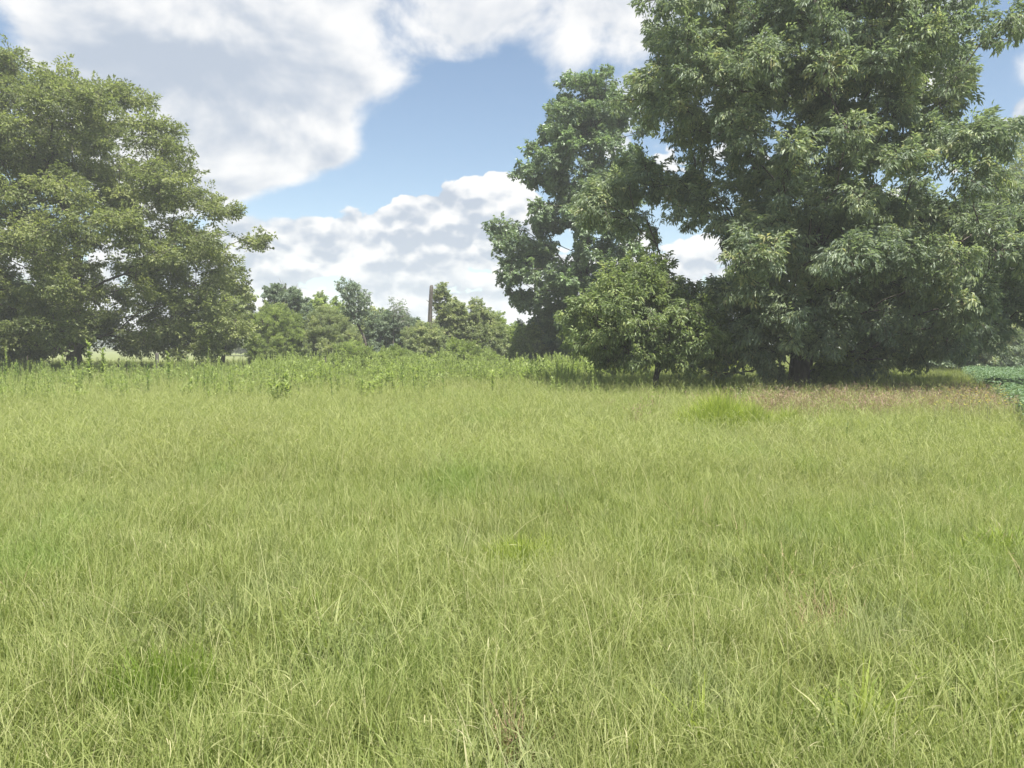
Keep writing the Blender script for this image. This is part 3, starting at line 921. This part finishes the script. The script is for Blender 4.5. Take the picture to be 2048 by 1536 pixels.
# ----------------------------------------------------------------- grass blades and stalks
def blades(geo, base, az, length, lean, curl, width, segs, tint, twist=0.3, tip=0.12):
    """curved ribbons that taper to a point"""
    n = len(base)
    s = np.linspace(0, 1, segs + 1)
    th = lean[:, None] + curl[:, None] * s[None] ** 1.3
    step = (length / segs)[:, None]
    dx = np.cumsum(np.concatenate([np.zeros((n, 1)), np.sin((th[:, 1:] + th[:, :-1]) / 2) * step], 1), 1)
    dz = np.cumsum(np.concatenate([np.zeros((n, 1)), np.cos((th[:, 1:] + th[:, :-1]) / 2) * step], 1), 1)
    h = np.stack([np.cos(az), np.sin(az), np.zeros(n)], -1)
    pos = base[:, None] + h[:, None] * dx[..., None]
    pos[..., 2] += dz
    a2 = az + math.pi / 2 + rng.normal(0, twist, n)
    side = np.stack([np.cos(a2), np.sin(a2), np.zeros(n)], -1)
    w = width[:, None] * np.interp(s, [0, 0.35, 0.75, 1.0], [0.75, 1.0, 0.7, tip])[None] * 0.5
    l_ = pos + side[:, None] * w[..., None]
    r_ = pos - side[:, None] * w[..., None]
    v = np.stack([l_, r_], 2).reshape(-1, 3)
    k_ = (segs + 1) * 2
    i = (np.arange(n)[:, None] * k_ + np.arange(segs)[None] * 2).ravel()
    q = np.stack([i, i + 1, i + 3, i + 2], -1)
    geo.add(v, None, q, None, np.repeat(tint, segs))
    return pos

def disc(n, r, power=1.0):
    a = rng.uniform(0, 2 * math.pi, n)
    rr = r * np.sqrt(rng.random(n)) ** power
    return np.stack([np.cos(a) * rr, np.sin(a) * rr, np.full(n, -0.04)], -1)

def tuft(n, r, l0, l1, w0, w1, lean=0.25, curl=1.0, segs=4, tint=(0.45, 0.2), power=1.0):
    g = Geo()
    b = disc(n, r, power)
    az = rng.uniform(0, 2 * math.pi, n)
    L = rng.uniform(l0, l1, n)
    if power > 1:
        L = L * (1.1 - 0.5 * np.hypot(b[:, 0], b[:, 1]) / r)
    blades(g, b, az, L, np.abs(rng.normal(0, lean, n)), np.abs(rng.normal(curl, curl * 0.5, n)), rng.uniform(w0, w1, n), segs,
           np.clip(rng.normal(tint[0], tint[1], n), 0.01, 0.99))
    return g

def add_stalks(g, n, r, l0, l1, w, tint, fingers=3, curl=0.8, lean=0.25, fl=0.07, fw=1.6, head=0.0):
    b = disc(n, r)
    az = rng.uniform(0, 2 * math.pi, n)
    L = rng.uniform(l0, l1, n)
    tt = np.clip(rng.normal(tint, 0.08, n), 0.01, 0.99)
    pos = blades(g, b, az, L, np.abs(rng.normal(0.05, lean, n)), np.abs(rng.normal(curl, 0.45, n)), np.full(n, w), 7, tt, 1.2, 0.6)
    if fingers:
        for k_ in range(fingers):
            m_ = rng.random(n) < 0.8
            tip = pos[m_, -1 - (k_ % 2)]
            d = pos[m_, -1] - pos[m_, -2]
            a2 = np.arctan2(d[:, 1], d[:, 0]) + rng.normal(0, 0.9, len(tip))
            nn = len(tip)
            blades(g, tip, a2, rng.uniform(0.6, 1.3, nn) * fl, np.abs(rng.normal(1.0, 0.45, nn)), np.abs(rng.normal(0.8, 0.4, nn)), np.full(nn, w * fw), 3,
                   np.clip(tt[m_] + head + rng.normal(0, 0.06, nn), 0.01, 0.99), 1.0, 0.4)

grass_ramp = [(0.0, (0.078, 0.102, 0.029)), (0.35, (0.135, 0.167, 0.049)), (0.6, (0.190, 0.212, 0.077)), (0.8, (0.250, 0.260, 0.125)), (1.0, (0.35, 0.32, 0.20))]
drift = [((0.19, 0.185, 0.09), 0.45, 0.35, 0.48, 0.72), ((0.115, 0.185, 0.04), 0.5, 0.55, 0.55, 0.72), ((0.15, 0.17, 0.11), 0.4, 1.3, 0.52, 0.75)]
grass_m = leaf_mat('meadow_grass', grass_ramp, 0.42, 1.4, 0.015, 0.6, drift, 1.42)
bright_m = leaf_mat('bright_grass', [(0.0, (0.095, 0.145, 0.022)), (0.5, (0.195, 0.232, 0.052)), (1.0, (0.32, 0.36, 0.07))], 0.45, 1.4, 0.015, 0.6, boost=1.4)
brown_m = leaf_mat('brown_grass', [(0.0, (0.11, 0.085, 0.045)), (0.5, (0.165, 0.112, 0.088)), (1.0, (0.36, 0.27, 0.17))], 0.3, 1.2, 0.03, 0.5, boost=1.5)
weed_m = leaf_mat('weed_leaf', [(0.0, (0.075, 0.095, 0.034)), (0.5, (0.130, 0.160, 0.060)), (1.0, (0.20, 0.22, 0.09))], 0.45, 1.4, 0.02, 0.55, boost=2.1)
weed_dark_m = leaf_mat('weed_leaf_dark', [(0.0, (0.035, 0.060, 0.018)), (0.5, (0.065, 0.105, 0.030)), (1.0, (0.12, 0.16, 0.045))], 0.4, 1.4, 0.02, 0.55, boost=1.8)
soy_m = leaf_mat('soy_leaf', [(0.0, (0.030, 0.065, 0.030)), (0.5, (0.072, 0.106, 0.060)), (1.0, (0.13, 0.19, 0.11))], 0.32, 1.3, 0.03, 0.5, boost=1.85)

SOY_A, SOY_B = np.array([10.7, 16.0]), np.array([22.4, 38.0])
SOY_D = (SOY_B - SOY_A) / np.linalg.norm(SOY_B - SOY_A)
def soy_side(p):
    """metres to the right of the soybean field's edge"""
    q = p[:, :2] - SOY_A
    return q[:, 0] * SOY_D[1] - q[:, 1] * SOY_D[0]

def wedge(y0, y1, per_m2, half=0.76, extra=1.6):
    area = half * (y1 ** 2 - y0 ** 2) + 2 * extra * (y1 - y0)
    n = int(area * per_m2)
    y = np.sqrt(rng.random(int(n * 1.05)) * (y1 ** 2 - y0 ** 2) + y0 ** 2)
    x = rng.uniform(-1, 1, len(y)) * (half * y + extra)
    return np.stack([x, y, height(x, y) + 0.03], -1)

def field_noise(p, s, seed=0.0):
    x, y = p[:, 0] * s + seed, p[:, 1] * s - seed
    return (np.sin(x * 1.3 + 2 * np.sin(y * 0.7)) + np.sin(y * 1.7 + 1.5 * np.sin(x * 0.9 + 1)) + np.sin((x + y) * 2.3 + seed)) / 3

def strew(name, p, protos, s0, s1, keep=None, **kw):
    if keep is not None:
        p = p[keep]
    n = len(p)
    return scatter(name, p, rng.uniform(0, 2 * math.pi, n), rng.uniform(s0, s1, n), rng.integers(0, len(protos), n), protos, **kw)

CLUMPS = [
    dict(px=1035, base_py=1150, label='bright yellow-green grass clump in the middle of the near meadow', mat=bright_m, n=1000, r=0.30, l0=0.24, l1=0.40, w0=0.004, w1=0.008),
    dict(px=1095, base_py=1125, label='smaller bright tuft just behind and right of the middle clump', mat=bright_m, n=350, r=0.18, l0=0.2, l1=0.34, w0=0.004, w1=0.007),
    dict(px=1440, base_py=868, label='large bright lime green grass clump before the huge dark tree', mat=bright_m, n=3200, r=0.85, l0=0.55, l1=1.0, w0=0.007, w1=0.012),
    dict(px=1500, base_py=872, label='lime green clump at the right of the large one', mat=bright_m, n=1500, r=0.5, l0=0.45, l1=0.85, w0=0.007, w1=0.012),
    dict(px=1572, base_py=868, label='narrow upright lime green clump standing apart in darker grass', mat=bright_m, n=700, r=0.26, l0=0.4, l1=0.72, w0=0.007, w1=0.011),
    dict(px=1655, base_py=880, label='thin pale green clump right of the narrow upright one', mat=bright_m, n=200, r=0.22, l0=0.4, l1=0.7, w0=0.006, w1=0.010),
    dict(px=2005, base_py=1130, label='fresh green leafy clump at the right edge of the meadow', mat=bright_m, n=1300, r=0.5, l0=0.2, l1=0.42, w0=0.008, w1=0.014, lean=0.5, curl=1.0, tint=(0.3, 0.18)),
    dict(px=330, base_py=1445, label='lush clump of upright broad grass in the near left of the meadow', mat=bright_m, n=420, r=0.32, l0=0.28, l1=0.48, w0=0.005, w1=0.010, lean=0.22, curl=0.4, tint=(0.12, 0.1)),
    dict(px=1725, base_py=1530, label='lush broad-bladed clump at the near right edge of the view', mat=bright_m, n=110, r=0.2, l0=0.3, l1=0.5, w0=0.012, w1=0.020, lean=0.3, curl=0.9, tint=(0.35, 0.2)),
    dict(px=1400, base_py=1530, label='bright narrow clump with one upright blade at the near edge', mat=bright_m, n=60, r=0.09, l0=0.25, l1=0.42, w0=0.009, w1=0.015, lean=0.25, curl=0.8, tint=(0.4, 0.2)),
    dict(px=1025, base_py=1560, label='dry pinkish-brown grass clump at the near edge', mat=brown_m, n=130, r=0.11, l0=0.22, l1=0.40, w0=0.002, w1=0.004, lean=0.25, curl=0.4, tint=(0.75, 0.2), cat='dry grass'),
    dict(px=1640, base_py=1270, label='tan dry seeding clump in the right of the near meadow', mat=brown_m, n=160, r=0.3, l0=0.22, l1=0.4, w0=0.002, w1=0.004, lean=0.4, curl=0.6, tint=(0.8, 0.15), cat='dry grass', stalks=14),
]
def ground_px(px, py):
    y = EYE / ((py - 690) / F)
    return at(px, py, y)[0], y

def open_spot(p):
    """0 where a clump of its own stands, 1 elsewhere"""
    ok = np.ones(len(p), bool)
    for c_ in CLUMPS:
        x, y = ground_px(c_['px'], c_['base_py'])
        ok &= ((p[:, 0] - x) ** 2 + ((p[:, 1] - y) / 0.7) ** 2 > (c_['r'] * 0.8) ** 2) | (rng.random(len(p)) < 0.12)
    return ok

# soybeans -----------------------------------------------------------------
def soy_plant():
    g = Geo()
    tube(g, [(0, 0, -0.05), (0.01, 0, 0.3), (0, 0.01, 0.62)], [0.006, 0.005, 0.003], 4, 0.2)
    n = 26
    z = rng.uniform(0.15, 0.68, n)
    az = rng.uniform(0, 2 * math.pi, n)
    out_ = rng.uniform(0.06, 0.22, n)
    c = np.stack([np.cos(az) * out_, np.sin(az) * out_, z], -1)
    for k_ in (-1, 0, 1):
        a = az + k_ * 1.0
        d = np.stack([np.cos(a), np.sin(a), rng.uniform(-0.5, 0.2, n)], -1)
        nr = rng.normal(0, 0.35, (n, 3)) + [0, 0, 1]
        leaves(g, c, d, nr, rng.uniform(0.065, 0.10, n), rng.uniform(0.05, 0.07, n), np.clip(rng.normal(0.5, 0.22, n), 0, 1), 0.12, 0.1)
    return g
soy_protos = [proto('soybean_plant', soy_plant(), soy_m) for _ in range(5)]
rows_ = []
nrm2 = np.array([SOY_D[1], -SOY_D[0]])
for r_ in range(90):
    t_ = np.arange(-13, 32, 0.13)
    q = SOY_A + SOY_D * t_[:, None] + nrm2 * (0.15 + r_ * 0.40) + rng.normal(0, 0.05, (len(t_), 2))
    rows_.append(q)
q = np.concatenate(rows_)
q = q[(q[:, 0] < q[:, 1] * 0.80 + 2.5) & (q[:, 1] > 4) & (q[:, 1] < 44)]
q = q[(rng.random(len(q)) < np.clip(24 / q[:, 1], 0.3, 1))]
strew('soybeans', np.concatenate([q, np.full((len(q), 1), -0.02)], 1), soy_protos, 0.72, 1.05, label='dense blue-green soybean plants in rows filling the field at the edge of the meadow', cat='soybean crop')

# meadow grass -------------------------------------------------------------
leafy = [proto('grass_tuft', tuft(120, 0.17, 0.16, 0.36, 0.0026, 0.0056, 0.33, 0.95), grass_m) for _ in range(8)]
fine = []
for _ in range(6):
    g = tuft(60, 0.17, 0.2, 0.46, 0.0018, 0.0038, 0.28, 0.65, tint=(0.55, 0.2))
    add_stalks(g, 8, 0.17, 0.38, 0.68, 0.0020, 0.62, 3, 0.85, 0.4)
    fine.append(proto('fine_grass_tuft', g, grass_m))
stalky = []
for _ in range(6):
    g = Geo()
    add_stalks(g, 3, 0.2, 0.65, 1.1, 0.0030, 0.78, 1, 1.0, 0.45, 0.07)
    stalky.append(proto('grass_stalks', g, grass_m))
mid = []
for _ in range(8):
    g = tuft(150, 0.3, 0.18, 0.42, 0.0042, 0.008, 0.3, 0.75, 3, (0.5, 0.2))
    add_stalks(g, 14, 0.3, 0.4, 0.74, 0.0040, 0.62, 2, 1.0, 0.45, 0.10, 1.4)
    mid.append(proto('meadow_tuft', g, grass_m))
far_t = []
for _ in range(6):
    g = tuft(120, 0.55, 0.25, 0.55, 0.014, 0.024, 0.3, 0.8, 3, (0.45, 0.2))
    add_stalks(g, 12, 0.55, 0.45, 0.75, 0.010, 0.62, 0, 0.7, 0.3)
    far_t.append(proto('far_tuft', g, grass_m))
broad = [proto('broad_grass_tuft', tuft(46, 0.16, 0.22, 0.46, 0.008, 0.014, 0.3, 1.2, 5, (0.42, 0.2)), grass_m) for _ in range(6)]

def off_soy(p, d=0.1):
    return soy_side(p) < d

p = wedge(1.6, 9.5, 42)
strew('short_meadow_grass', p, leafy, 0.8, 1.25, off_soy(p) & open_spot(p), label='soft short green grass filling the near meadow', cat='grass')
p = wedge(1.6, 11.0, 26)
strew('fine_meadow_grass', p, fine, 0.75, 1.2, off_soy(p) & open_spot(p) & (field_noise(p, 0.5, 3) + rng.normal(0, 0.35, len(p)) > -0.35), label='fine wispy grass with thin seed heads in the near meadow', cat='grass')
p = wedge(1.8, 12.0, 5.5)
strew('seed_stalks', p, stalky, 0.7, 1.15, off_soy(p) & (field_noise(p, 0.6, 9) - 0.06 * p[:, 0] + rng.normal(0, 0.4, len(p)) > -0.1), label='long arching pale seed stalks above the near grass', cat='grass', tilt=0.2)
p = wedge(1.9, 4.4, 6)
strew('broad_blade_grass', p, broad, 0.8, 1.2, field_noise(p, 0.9, 1.2) + rng.normal(0, 0.25, len(p)) > 0.12, label='lush broad-bladed grass patches at the near edge of the meadow', cat='grass')
p = wedge(8.5, 26.0, 17)
strew('mid_meadow_grass', p, mid, 0.8, 1.3, off_soy(p, -0.1) & open_spot(p), label='olive green meadow grass thick with seed heads in the middle distance', cat='grass')
p = wedge(24.0, 64.0, 4.2)
in_mown = (p[:, 1] > 60) & (p[:, 0] < 4)
strew('far_meadow_grass', p, far_t, 0.8, 1.3, off_soy(p, -0.1) & ~in_mown, label='long grass running back to the trees', cat='grass')
p = wedge(64.0, 110.0, 0.7)
strew('field_edge_grass', p, far_t, 1.0, 1.6, p[:, 0] > 2, label='rough grass beyond the thicket', cat='grass')
p = np.stack([rng.uniform(-62, -12, 900), rng.uniform(165, 185, 900), np.zeros(900)], -1)
p[:, 2] = height(p[:, 0], p[:, 1])
strew('tall_field_edge', p, far_t, 2.6, 3.8, label='band of tall pale growth along the back of the mown field', cat='grass')

# dead straw down among the grass
straw = [proto('straw_tuft', tuft(40, 0.14, 0.12, 0.34, 0.002, 0.005, 0.7, 0.8, 4, (0.7, 0.25)), brown_m) for _ in range(4)]
p = wedge(1.8, 16.0, 3.0)
strew('dead_straw', p, straw, 0.8, 1.3, off_soy(p) & (field_noise(p, 0.8, 4) + rng.normal(0, 0.3, len(p)) > 0.35), label='scattered dead straw-coloured grass in the meadow', cat='dead grass', tilt=0.2)

# reddish-brown seed-head patch with pale flowers
brown = []
for _ in range(6):
    g = tuft(50, 0.22, 0.2, 0.42, 0.005, 0.009, 0.3, 0.7, 3, (0.3, 0.2))
    add_stalks(g, 26, 0.22, 0.42, 0.62, 0.006, 0.55, 3, 0.6, 0.25, 0.07, 1.8)
    brown.append(proto('brown_tuft', g, brown_m))
n_ = 1000
yy = rng.uniform(15.5, 25.5, n_)
xx = rng.uniform(2, 17, n_)
p = np.stack([xx, yy, np.full(n_, 0.0)], -1)
inside = off_soy(p, -0.2) & open_spot(p) & (soy_side(p) > -5.2 - rng.exponential(0.9, n_)) & (np.abs(yy - 19.5 - 0.12 * (xx - 9)) < 3.2 + 1.6 * rng.normal(size=n_) * 0.4)
strew('brown_seed_grass', p, brown, 0.85, 1.2, inside, label='reddish-brown seeding grass patch under the right of the huge dark tree', cat='grass')

# tall weeds ---------------------------------------------------------------
def weed(h, n_leaf, L, W, up=0.5, droop=0.3, top=0.6, stem=0.008):
    """an upright stem clothed in narrow leaves, returned as (stem, foliage)"""
    gs, gl = Geo(), Geo()
    bend = rng.normal(0, 0.05, 2)
    pts = np.array([(bend[0] * f * f, bend[1] * f * f, h * f - 0.05) for f in (0, 0.35, 0.7, 1.0)])
    tube(gs, pts, [stem, stem * 0.85, stem * 0.6, stem * 0.3], 5, 0.3)
    f = rng.uniform(0.18, 1.0, n_leaf)
    az = np.arange(n_leaf) * 2.4 + rng.normal(0, 0.3, n_leaf)
    base = np.stack([bend[0] * f * f, bend[1] * f * f, h * f - 0.05], -1)
    ln = L * rng.uniform(0.7, 1.2, n_leaf) * np.interp(f, [0, 0.5, 1.0], [0.8, 1.0, top])
    blades(gl, base, az, ln, np.clip(rng.normal(1.15 - up * f, 0.2, n_leaf), 0.1, 1.7), np.abs(rng.normal(droop * 2, 0.3, n_leaf)), np.full(n_leaf, W), 3,
           np.clip(rng.normal(0.5, 0.2, n_leaf), 0.02, 0.98), 0.2)
    return gs, gl

stem_m = bark_mat('weed_stem', (0.09, 0.11, 0.04), (0.15, 0.17, 0.07), 30)
weed_kinds = {}
def place_weed(kind, x, y, s, label, group=None, cat='weed'):
    key, (h, n_leaf, L, W, mat, kw) = kind, WEEDS[kind]
    if key not in weed_kinds:
        weed_kinds[key] = []
        for _ in range(4):
            a, b = weed(h, n_leaf, L, W, **kw)
            weed_kinds[key].append((a.mesh('stem', stem_m), b.mesh('leaves', mat)))
    st, lf = weed_kinds[key][rng.integers(0, 4)]
    root = obj('tall_weed', None, loc=(x, y, 0), rz=rng.uniform(0, 6.28), label=label, cat=cat, group=group)
    root.scale = (s, s, s)
    obj('stem', st, root)
    obj('leaves', lf, root)

WEEDS = {
    'green': (1.2, 70, 0.13, 0.020, weed_m, dict(up=0.7, droop=0.25)),
    'dark': (1.0, 60, 0.12, 0.018, weed_dark_m, dict(up=0.5, droop=0.35)),
    'leafy': (1.7, 120, 0.24, 0.06, weed_m, dict(up=0.6, droop=0.45, top=0.8, stem=0.014)),
    'spire': (1.5, 110, 0.12, 0.022, weed_m, dict(up=0.8, droop=0.1, top=0.5)),
}
# the ones that stand out
for kind, px, top, Y, lab in (
        ('leafy', 178, 684, 27.0, 'big pale leafy weed in front of the trunk of the yellow-green tree'),
        ('leafy', 205, 696, 27.6, 'smaller leafy weed just right of the big pale one'),
        ('leafy', 337, 704, 29.0, 'leafy weed right of the weathered grey fence post'),
        ('spire', 12, 690, 27.0, 'tall spire-like weed at the left edge of the meadow'),
        ('spire', 412, 694, 30.0, 'spire-like weed below the right boughs of the yellow-green tree'),
        ('dark', 665, 748, 20.0, 'dark narrow-leaved weed standing before the low bright green bush'),
        ('dark', 440, 738, 22.0, 'dark weed under the gap beside the mown field'),
        ('dark', 722, 754, 21.0, 'short dark bushy weed right of the narrow-leaved one'),
        ('dark', 762, 742, 22.0, 'dark weed with drooping leaves below the leaning tree'),
        ('dark', 828, 732, 23.0, 'dark leafy weed rising below the dead trunk'),
        ('dark', 888, 742, 21.0, 'dark weed right below the slender tree'),
        ('dark', 1183, 738, 24.0, 'thin dark weed in the grass before the tall blue-green tree'),
        ('spire', 1160, 698, 33.0, 'pale spire weed at the foot of the tall blue-green tree'),
        ('spire', 1142, 702, 33.0, 'second pale spire weed left of the one at the blue-green tree'),
        ('leafy', 985, 742, 22.0, 'pale weed with whitish flower heads in the grass'),
        ('dark', 1692, 842, 12.0, 'dark bare-stemmed weed right of the bright grass'),
        ('dark', 130, 742, 22.0, 'dark weed before the trunk of the yellow-green tree'),
        ('green', 90, 735, 22.0, 'bright green weed among others before the thin black trunk'),
        ):
    p_ = at(px, top, Y)
    h_ = WEEDS[kind][0]
    place_weed(kind, p_[0], Y, p_[2] / h_, lab)
# the band of similar ones
for i in range(150):
    u = rng.random()
    px = rng.uniform(0, 1080)
    Y = rng.uniform(22, 36)
    kind = ('green', 'green', 'spire', 'dark')[rng.integers(0, 4)]
    top = rng.uniform(708 if px < 520 else 694, 742)
    p_ = at(px, top, Y)
    if p_[2] < 0.6:
        continue
    s_ = p_[2] / WEEDS[kind][0]
    if s_ > 1.3:
        s_ = rng.uniform(0.8, 1.1)
    spot = next(t_ for lim, t_ in ((90, 'before the thin black trunk'), (190, 'before the trunk of the yellow-green tree'), (290, 'between that trunk and the grey post'),
                (400, 'around the weathered grey post'), (500, 'before the strip of mown field'), (620, 'before the rounded feathery bushes'), (760, 'below the leaning tree'),
                (840, 'below the half-bare sapling'), (930, 'below the dead trunk'), (2000, 'toward the tall blue-green tree')) if px < lim)
    place_weed(kind, p_[0], Y, s_, ('tall ' if s_ > 0.85 else 'short ') + {'green': 'bright green narrow-leaved weed ', 'spire': 'slim upright weed ',
               'dark': 'dark narrow-leaved weed '}[kind] + ('standing near, ' if Y < 28 else 'standing farther back, ') + spot,
               {'green': 'green weeds before the thicket', 'spire': 'slim weeds before the thicket', 'dark': 'dark weeds before the thicket'}[kind])
# and the mass that carries them
wp = []
for wk in range(8):
    g = Geo()
    for k_ in range(5):
        a, b = (weed(rng.uniform(0.7, 1.15), 46, 0.13, 0.02, up=0.65, droop=0.3) if wk < 4 else weed(rng.uniform(0.8, 1.2), 60, 0.10, 0.018, up=0.85, droop=0.1) if wk < 6
                else weed(rng.uniform(0.5, 0.95), 44, 0.20, 0.045, up=0.5, droop=0.5))
        off = np.append(rng.normal(0, 0.18, 2), 0)
        for src in (a, b):
            for vi in range(len(src.v)):
                src.v[vi] = src.v[vi] + off.astype(np.float32)
            n0 = g.n
            g.v += src.v; g.t += [x + n0 for x in src.t]; g.q += [x + n0 for x in src.q]; g.tt += src.tt; g.tq += src.tq; g.n += src.n
    wp.append(proto('weed_patch', g, weed_m))
p = wedge(17, 40, 2.4)
pxs = 1024 + p[:, 0] / p[:, 1] * F
front = 20.5 + 6.5 * np.clip((pxs - 300) / 800, 0, 1) ** 1.3 + 1.8 * field_noise(p, 0.45, 2)
keep = (pxs < 1180 + rng.normal(0, 60, len(p))) & (p[:, 1] > front + rng.exponential(1.2, len(p)) * np.sign(rng.normal(0.4, 1, len(p))))
keep &= rng.random(len(p)) < 0.75 + 0.5 * field_noise(p, 0.8, 5)
pw, xw = p[keep], pxs[keep]
nw = len(pw)
scatter('weeds', pw, rng.uniform(0, 6.28, nw), rng.uniform(0.5, 1.0, nw) * np.interp(xw, [430, 620], [1.08, 1.35]), rng.integers(0, len(wp), nw), wp,
        label='dense green band of tall weeds between the meadow grass and the thicket', cat='weeds')
p = wedge(34, 44, 1.2)
pxs = 1024 + p[:, 0] / p[:, 1] * F
strew('thicket_weeds', p, wp, 0.9, 1.35, (pxs > 500) & (pxs < 1280), label='taller weeds crowding the foot of the thicket', cat='weeds')

p = wedge(40, 60, 2.0)
pxs = 1024 + p[:, 0] / p[:, 1] * F
glade = [proto('glade_tuft', tuft(90, 0.5, 0.4, 0.9, 0.016, 0.026, 0.3, 0.7, 3), bright_m) for _ in range(3)]  # sunshine on the glade is put into the brighter blade colour
strew('sunlit_glade_grass', p, glade, 0.8, 1.2, (pxs > 1060) & (pxs < 1500), label='bright yellow-green sunlit grass glimpsed beneath the boughs beyond the trees', cat='grass')
p = np.stack([rng.uniform(1.2, 7.6, 120), rng.uniform(21.8, 24.2, 120), np.full(120, -0.02)], -1)
strew('tree_foot_weeds', p, wp, 0.45, 0.85, label='green weeds hiding the foot of the small light green tree', cat='weeds')
# grass clumps that stand out ------------------------------------------------
def clump(px, base_py, label, mat, n, r, l0, l1, w0, w1, lean=0.3, curl=0.6, tint=(0.5, 0.2), cat='grass clump', name='grass_clump', squash=0.6, stalks=0):
    Y = EYE / ((base_py - 690) / F)
    x = at(px, base_py, Y)[0]
    g = tuft(n, r, l0, l1, w0, w1, lean, curl, 5, tint, 1.6)
    if stalks:
        add_stalks(g, stalks, r, l1 * 0.9, l1 * 1.3, w0 * 0.7, tint[0] + 0.2, 3)
    o = obj(name, g.mesh(name, mat), None, (x, Y, 0), 0, label, cat)
    o.scale = (1, squash, 1)
for c_ in CLUMPS:
    clump(**c_)


# flowers at the corner of the soybeans ---------------------------------------
def plain(name, col, rough=0.6):
    m = bpy.data.materials.new(name)
    m.use_nodes = True
    t = m.node_tree
    b = t.nodes['Principled BSDF']
    g = node(t, 'ShaderNodeNewGeometry')
    n1 = noise_n(t, g.outputs['Position'], 60, 2)
    t.links.new(mix_n(t, n1, (*[c * 0.8 for c in col], 1), (*[min(1, c * 1.15) for c in col], 1)), b.inputs['Base Color'])
    b.inputs['Roughness'].default_value = rough
    return m
petal_yellow, petal_white = plain('petal_yellow', (0.80, 0.66, 0.06)), plain('petal_white', (0.75, 0.70, 0.62))
def flower_meshes(mat, size):
    gs, gp = Geo(), Geo()
    for _ in range(1):
        off = np.zeros(3)
        h = rng.uniform(0.5, 0.66)
        tip = off + np.append(rng.normal(0, 0.04, 2), h)
        tube(gs, [off - [0, 0, 0.05], (off + tip) / 2 + [0.01, 0, 0], tip], [0.005, 0.004, 0.003], 4, 0.4)
        a = np.arange(7) * 2 * math.pi / 7
        d = np.stack([np.cos(a), np.sin(a), np.full(7, 0.35)], -1)
        leaves(gp, np.repeat(tip[None], 7, 0), d, np.repeat([[0, 0, 1.0]], 7, 0), size, size * 0.55, np.full(7, 0.5), 0.05, 0.1)
    return gs.mesh('stem', stem_m), gp.mesh('petals', mat)
for colour, mat, size, n_, grp in (('yellow', petal_yellow, 0.026, 110, 'yellow flowers'), ('white', petal_white, 0.026, 90, 'white flowers')):
    kinds_ = [flower_meshes(mat, size) for _ in range(3)]
    for i in range(n_):
        if colour == 'yellow':
            Y = rng.uniform(14, 22)
            x = SOY_A[0] + (Y - SOY_A[1]) * SOY_D[0] / SOY_D[1] - abs(rng.normal(0.5, 0.7)) - 0.1
        else:
            Y = rng.uniform(17, 24)
            x = rng.uniform(5, 13)
        st, pe = kinds_[i % 3]
        r_ = obj('wildflower', None, loc=(x, Y, 0.0), rz=rng.uniform(0, 6), cat='wildflower', group=grp + ' in the brown grass',
                 label={'yellow': 'small yellow wildflower beside the edge of the soybeans', 'white': 'tiny whitish flower dotting the brown grass patch'}[colour])
        obj('stem', st, r_)
        obj('petals', pe, r_)

# ----------------------------------------------------------------- haze
hz = bpy.data.meshes.new('haze')
x0, x1, y0, y1, z0, z1 = -460, 460, -40, 420, -1.6, 24
hz.from_pydata([(x, y, z) for z in (z0, z1) for x, y in ((x0, y0), (x1, y0), (x1, y1), (x0, y1))], [],
               [(0, 3, 2, 1), (4, 5, 6, 7), (0, 1, 5, 4), (1, 2, 6, 5), (2, 3, 7, 6), (3, 0, 4, 7)])
hm = bpy.data.materials.new('haze')
hm.use_nodes = True
ht = hm.node_tree
ht.nodes.clear()
pv = node(ht, 'ShaderNodeVolumePrincipled')
pv.inputs['Color'].default_value = (0.90, 0.93, 1.0, 1)
pv.inputs['Density'].default_value = 0.0013
pv.inputs['Anisotropy'].default_value = 0.1
ho = node(ht, 'ShaderNodeOutputMaterial')
ht.links.new(pv.outputs[0], ho.inputs['Volume'])
hz.materials.append(hm)
obj('haze', hz, kind='stuff', label='thin pale summer haze over the whole meadow', cat='haze')
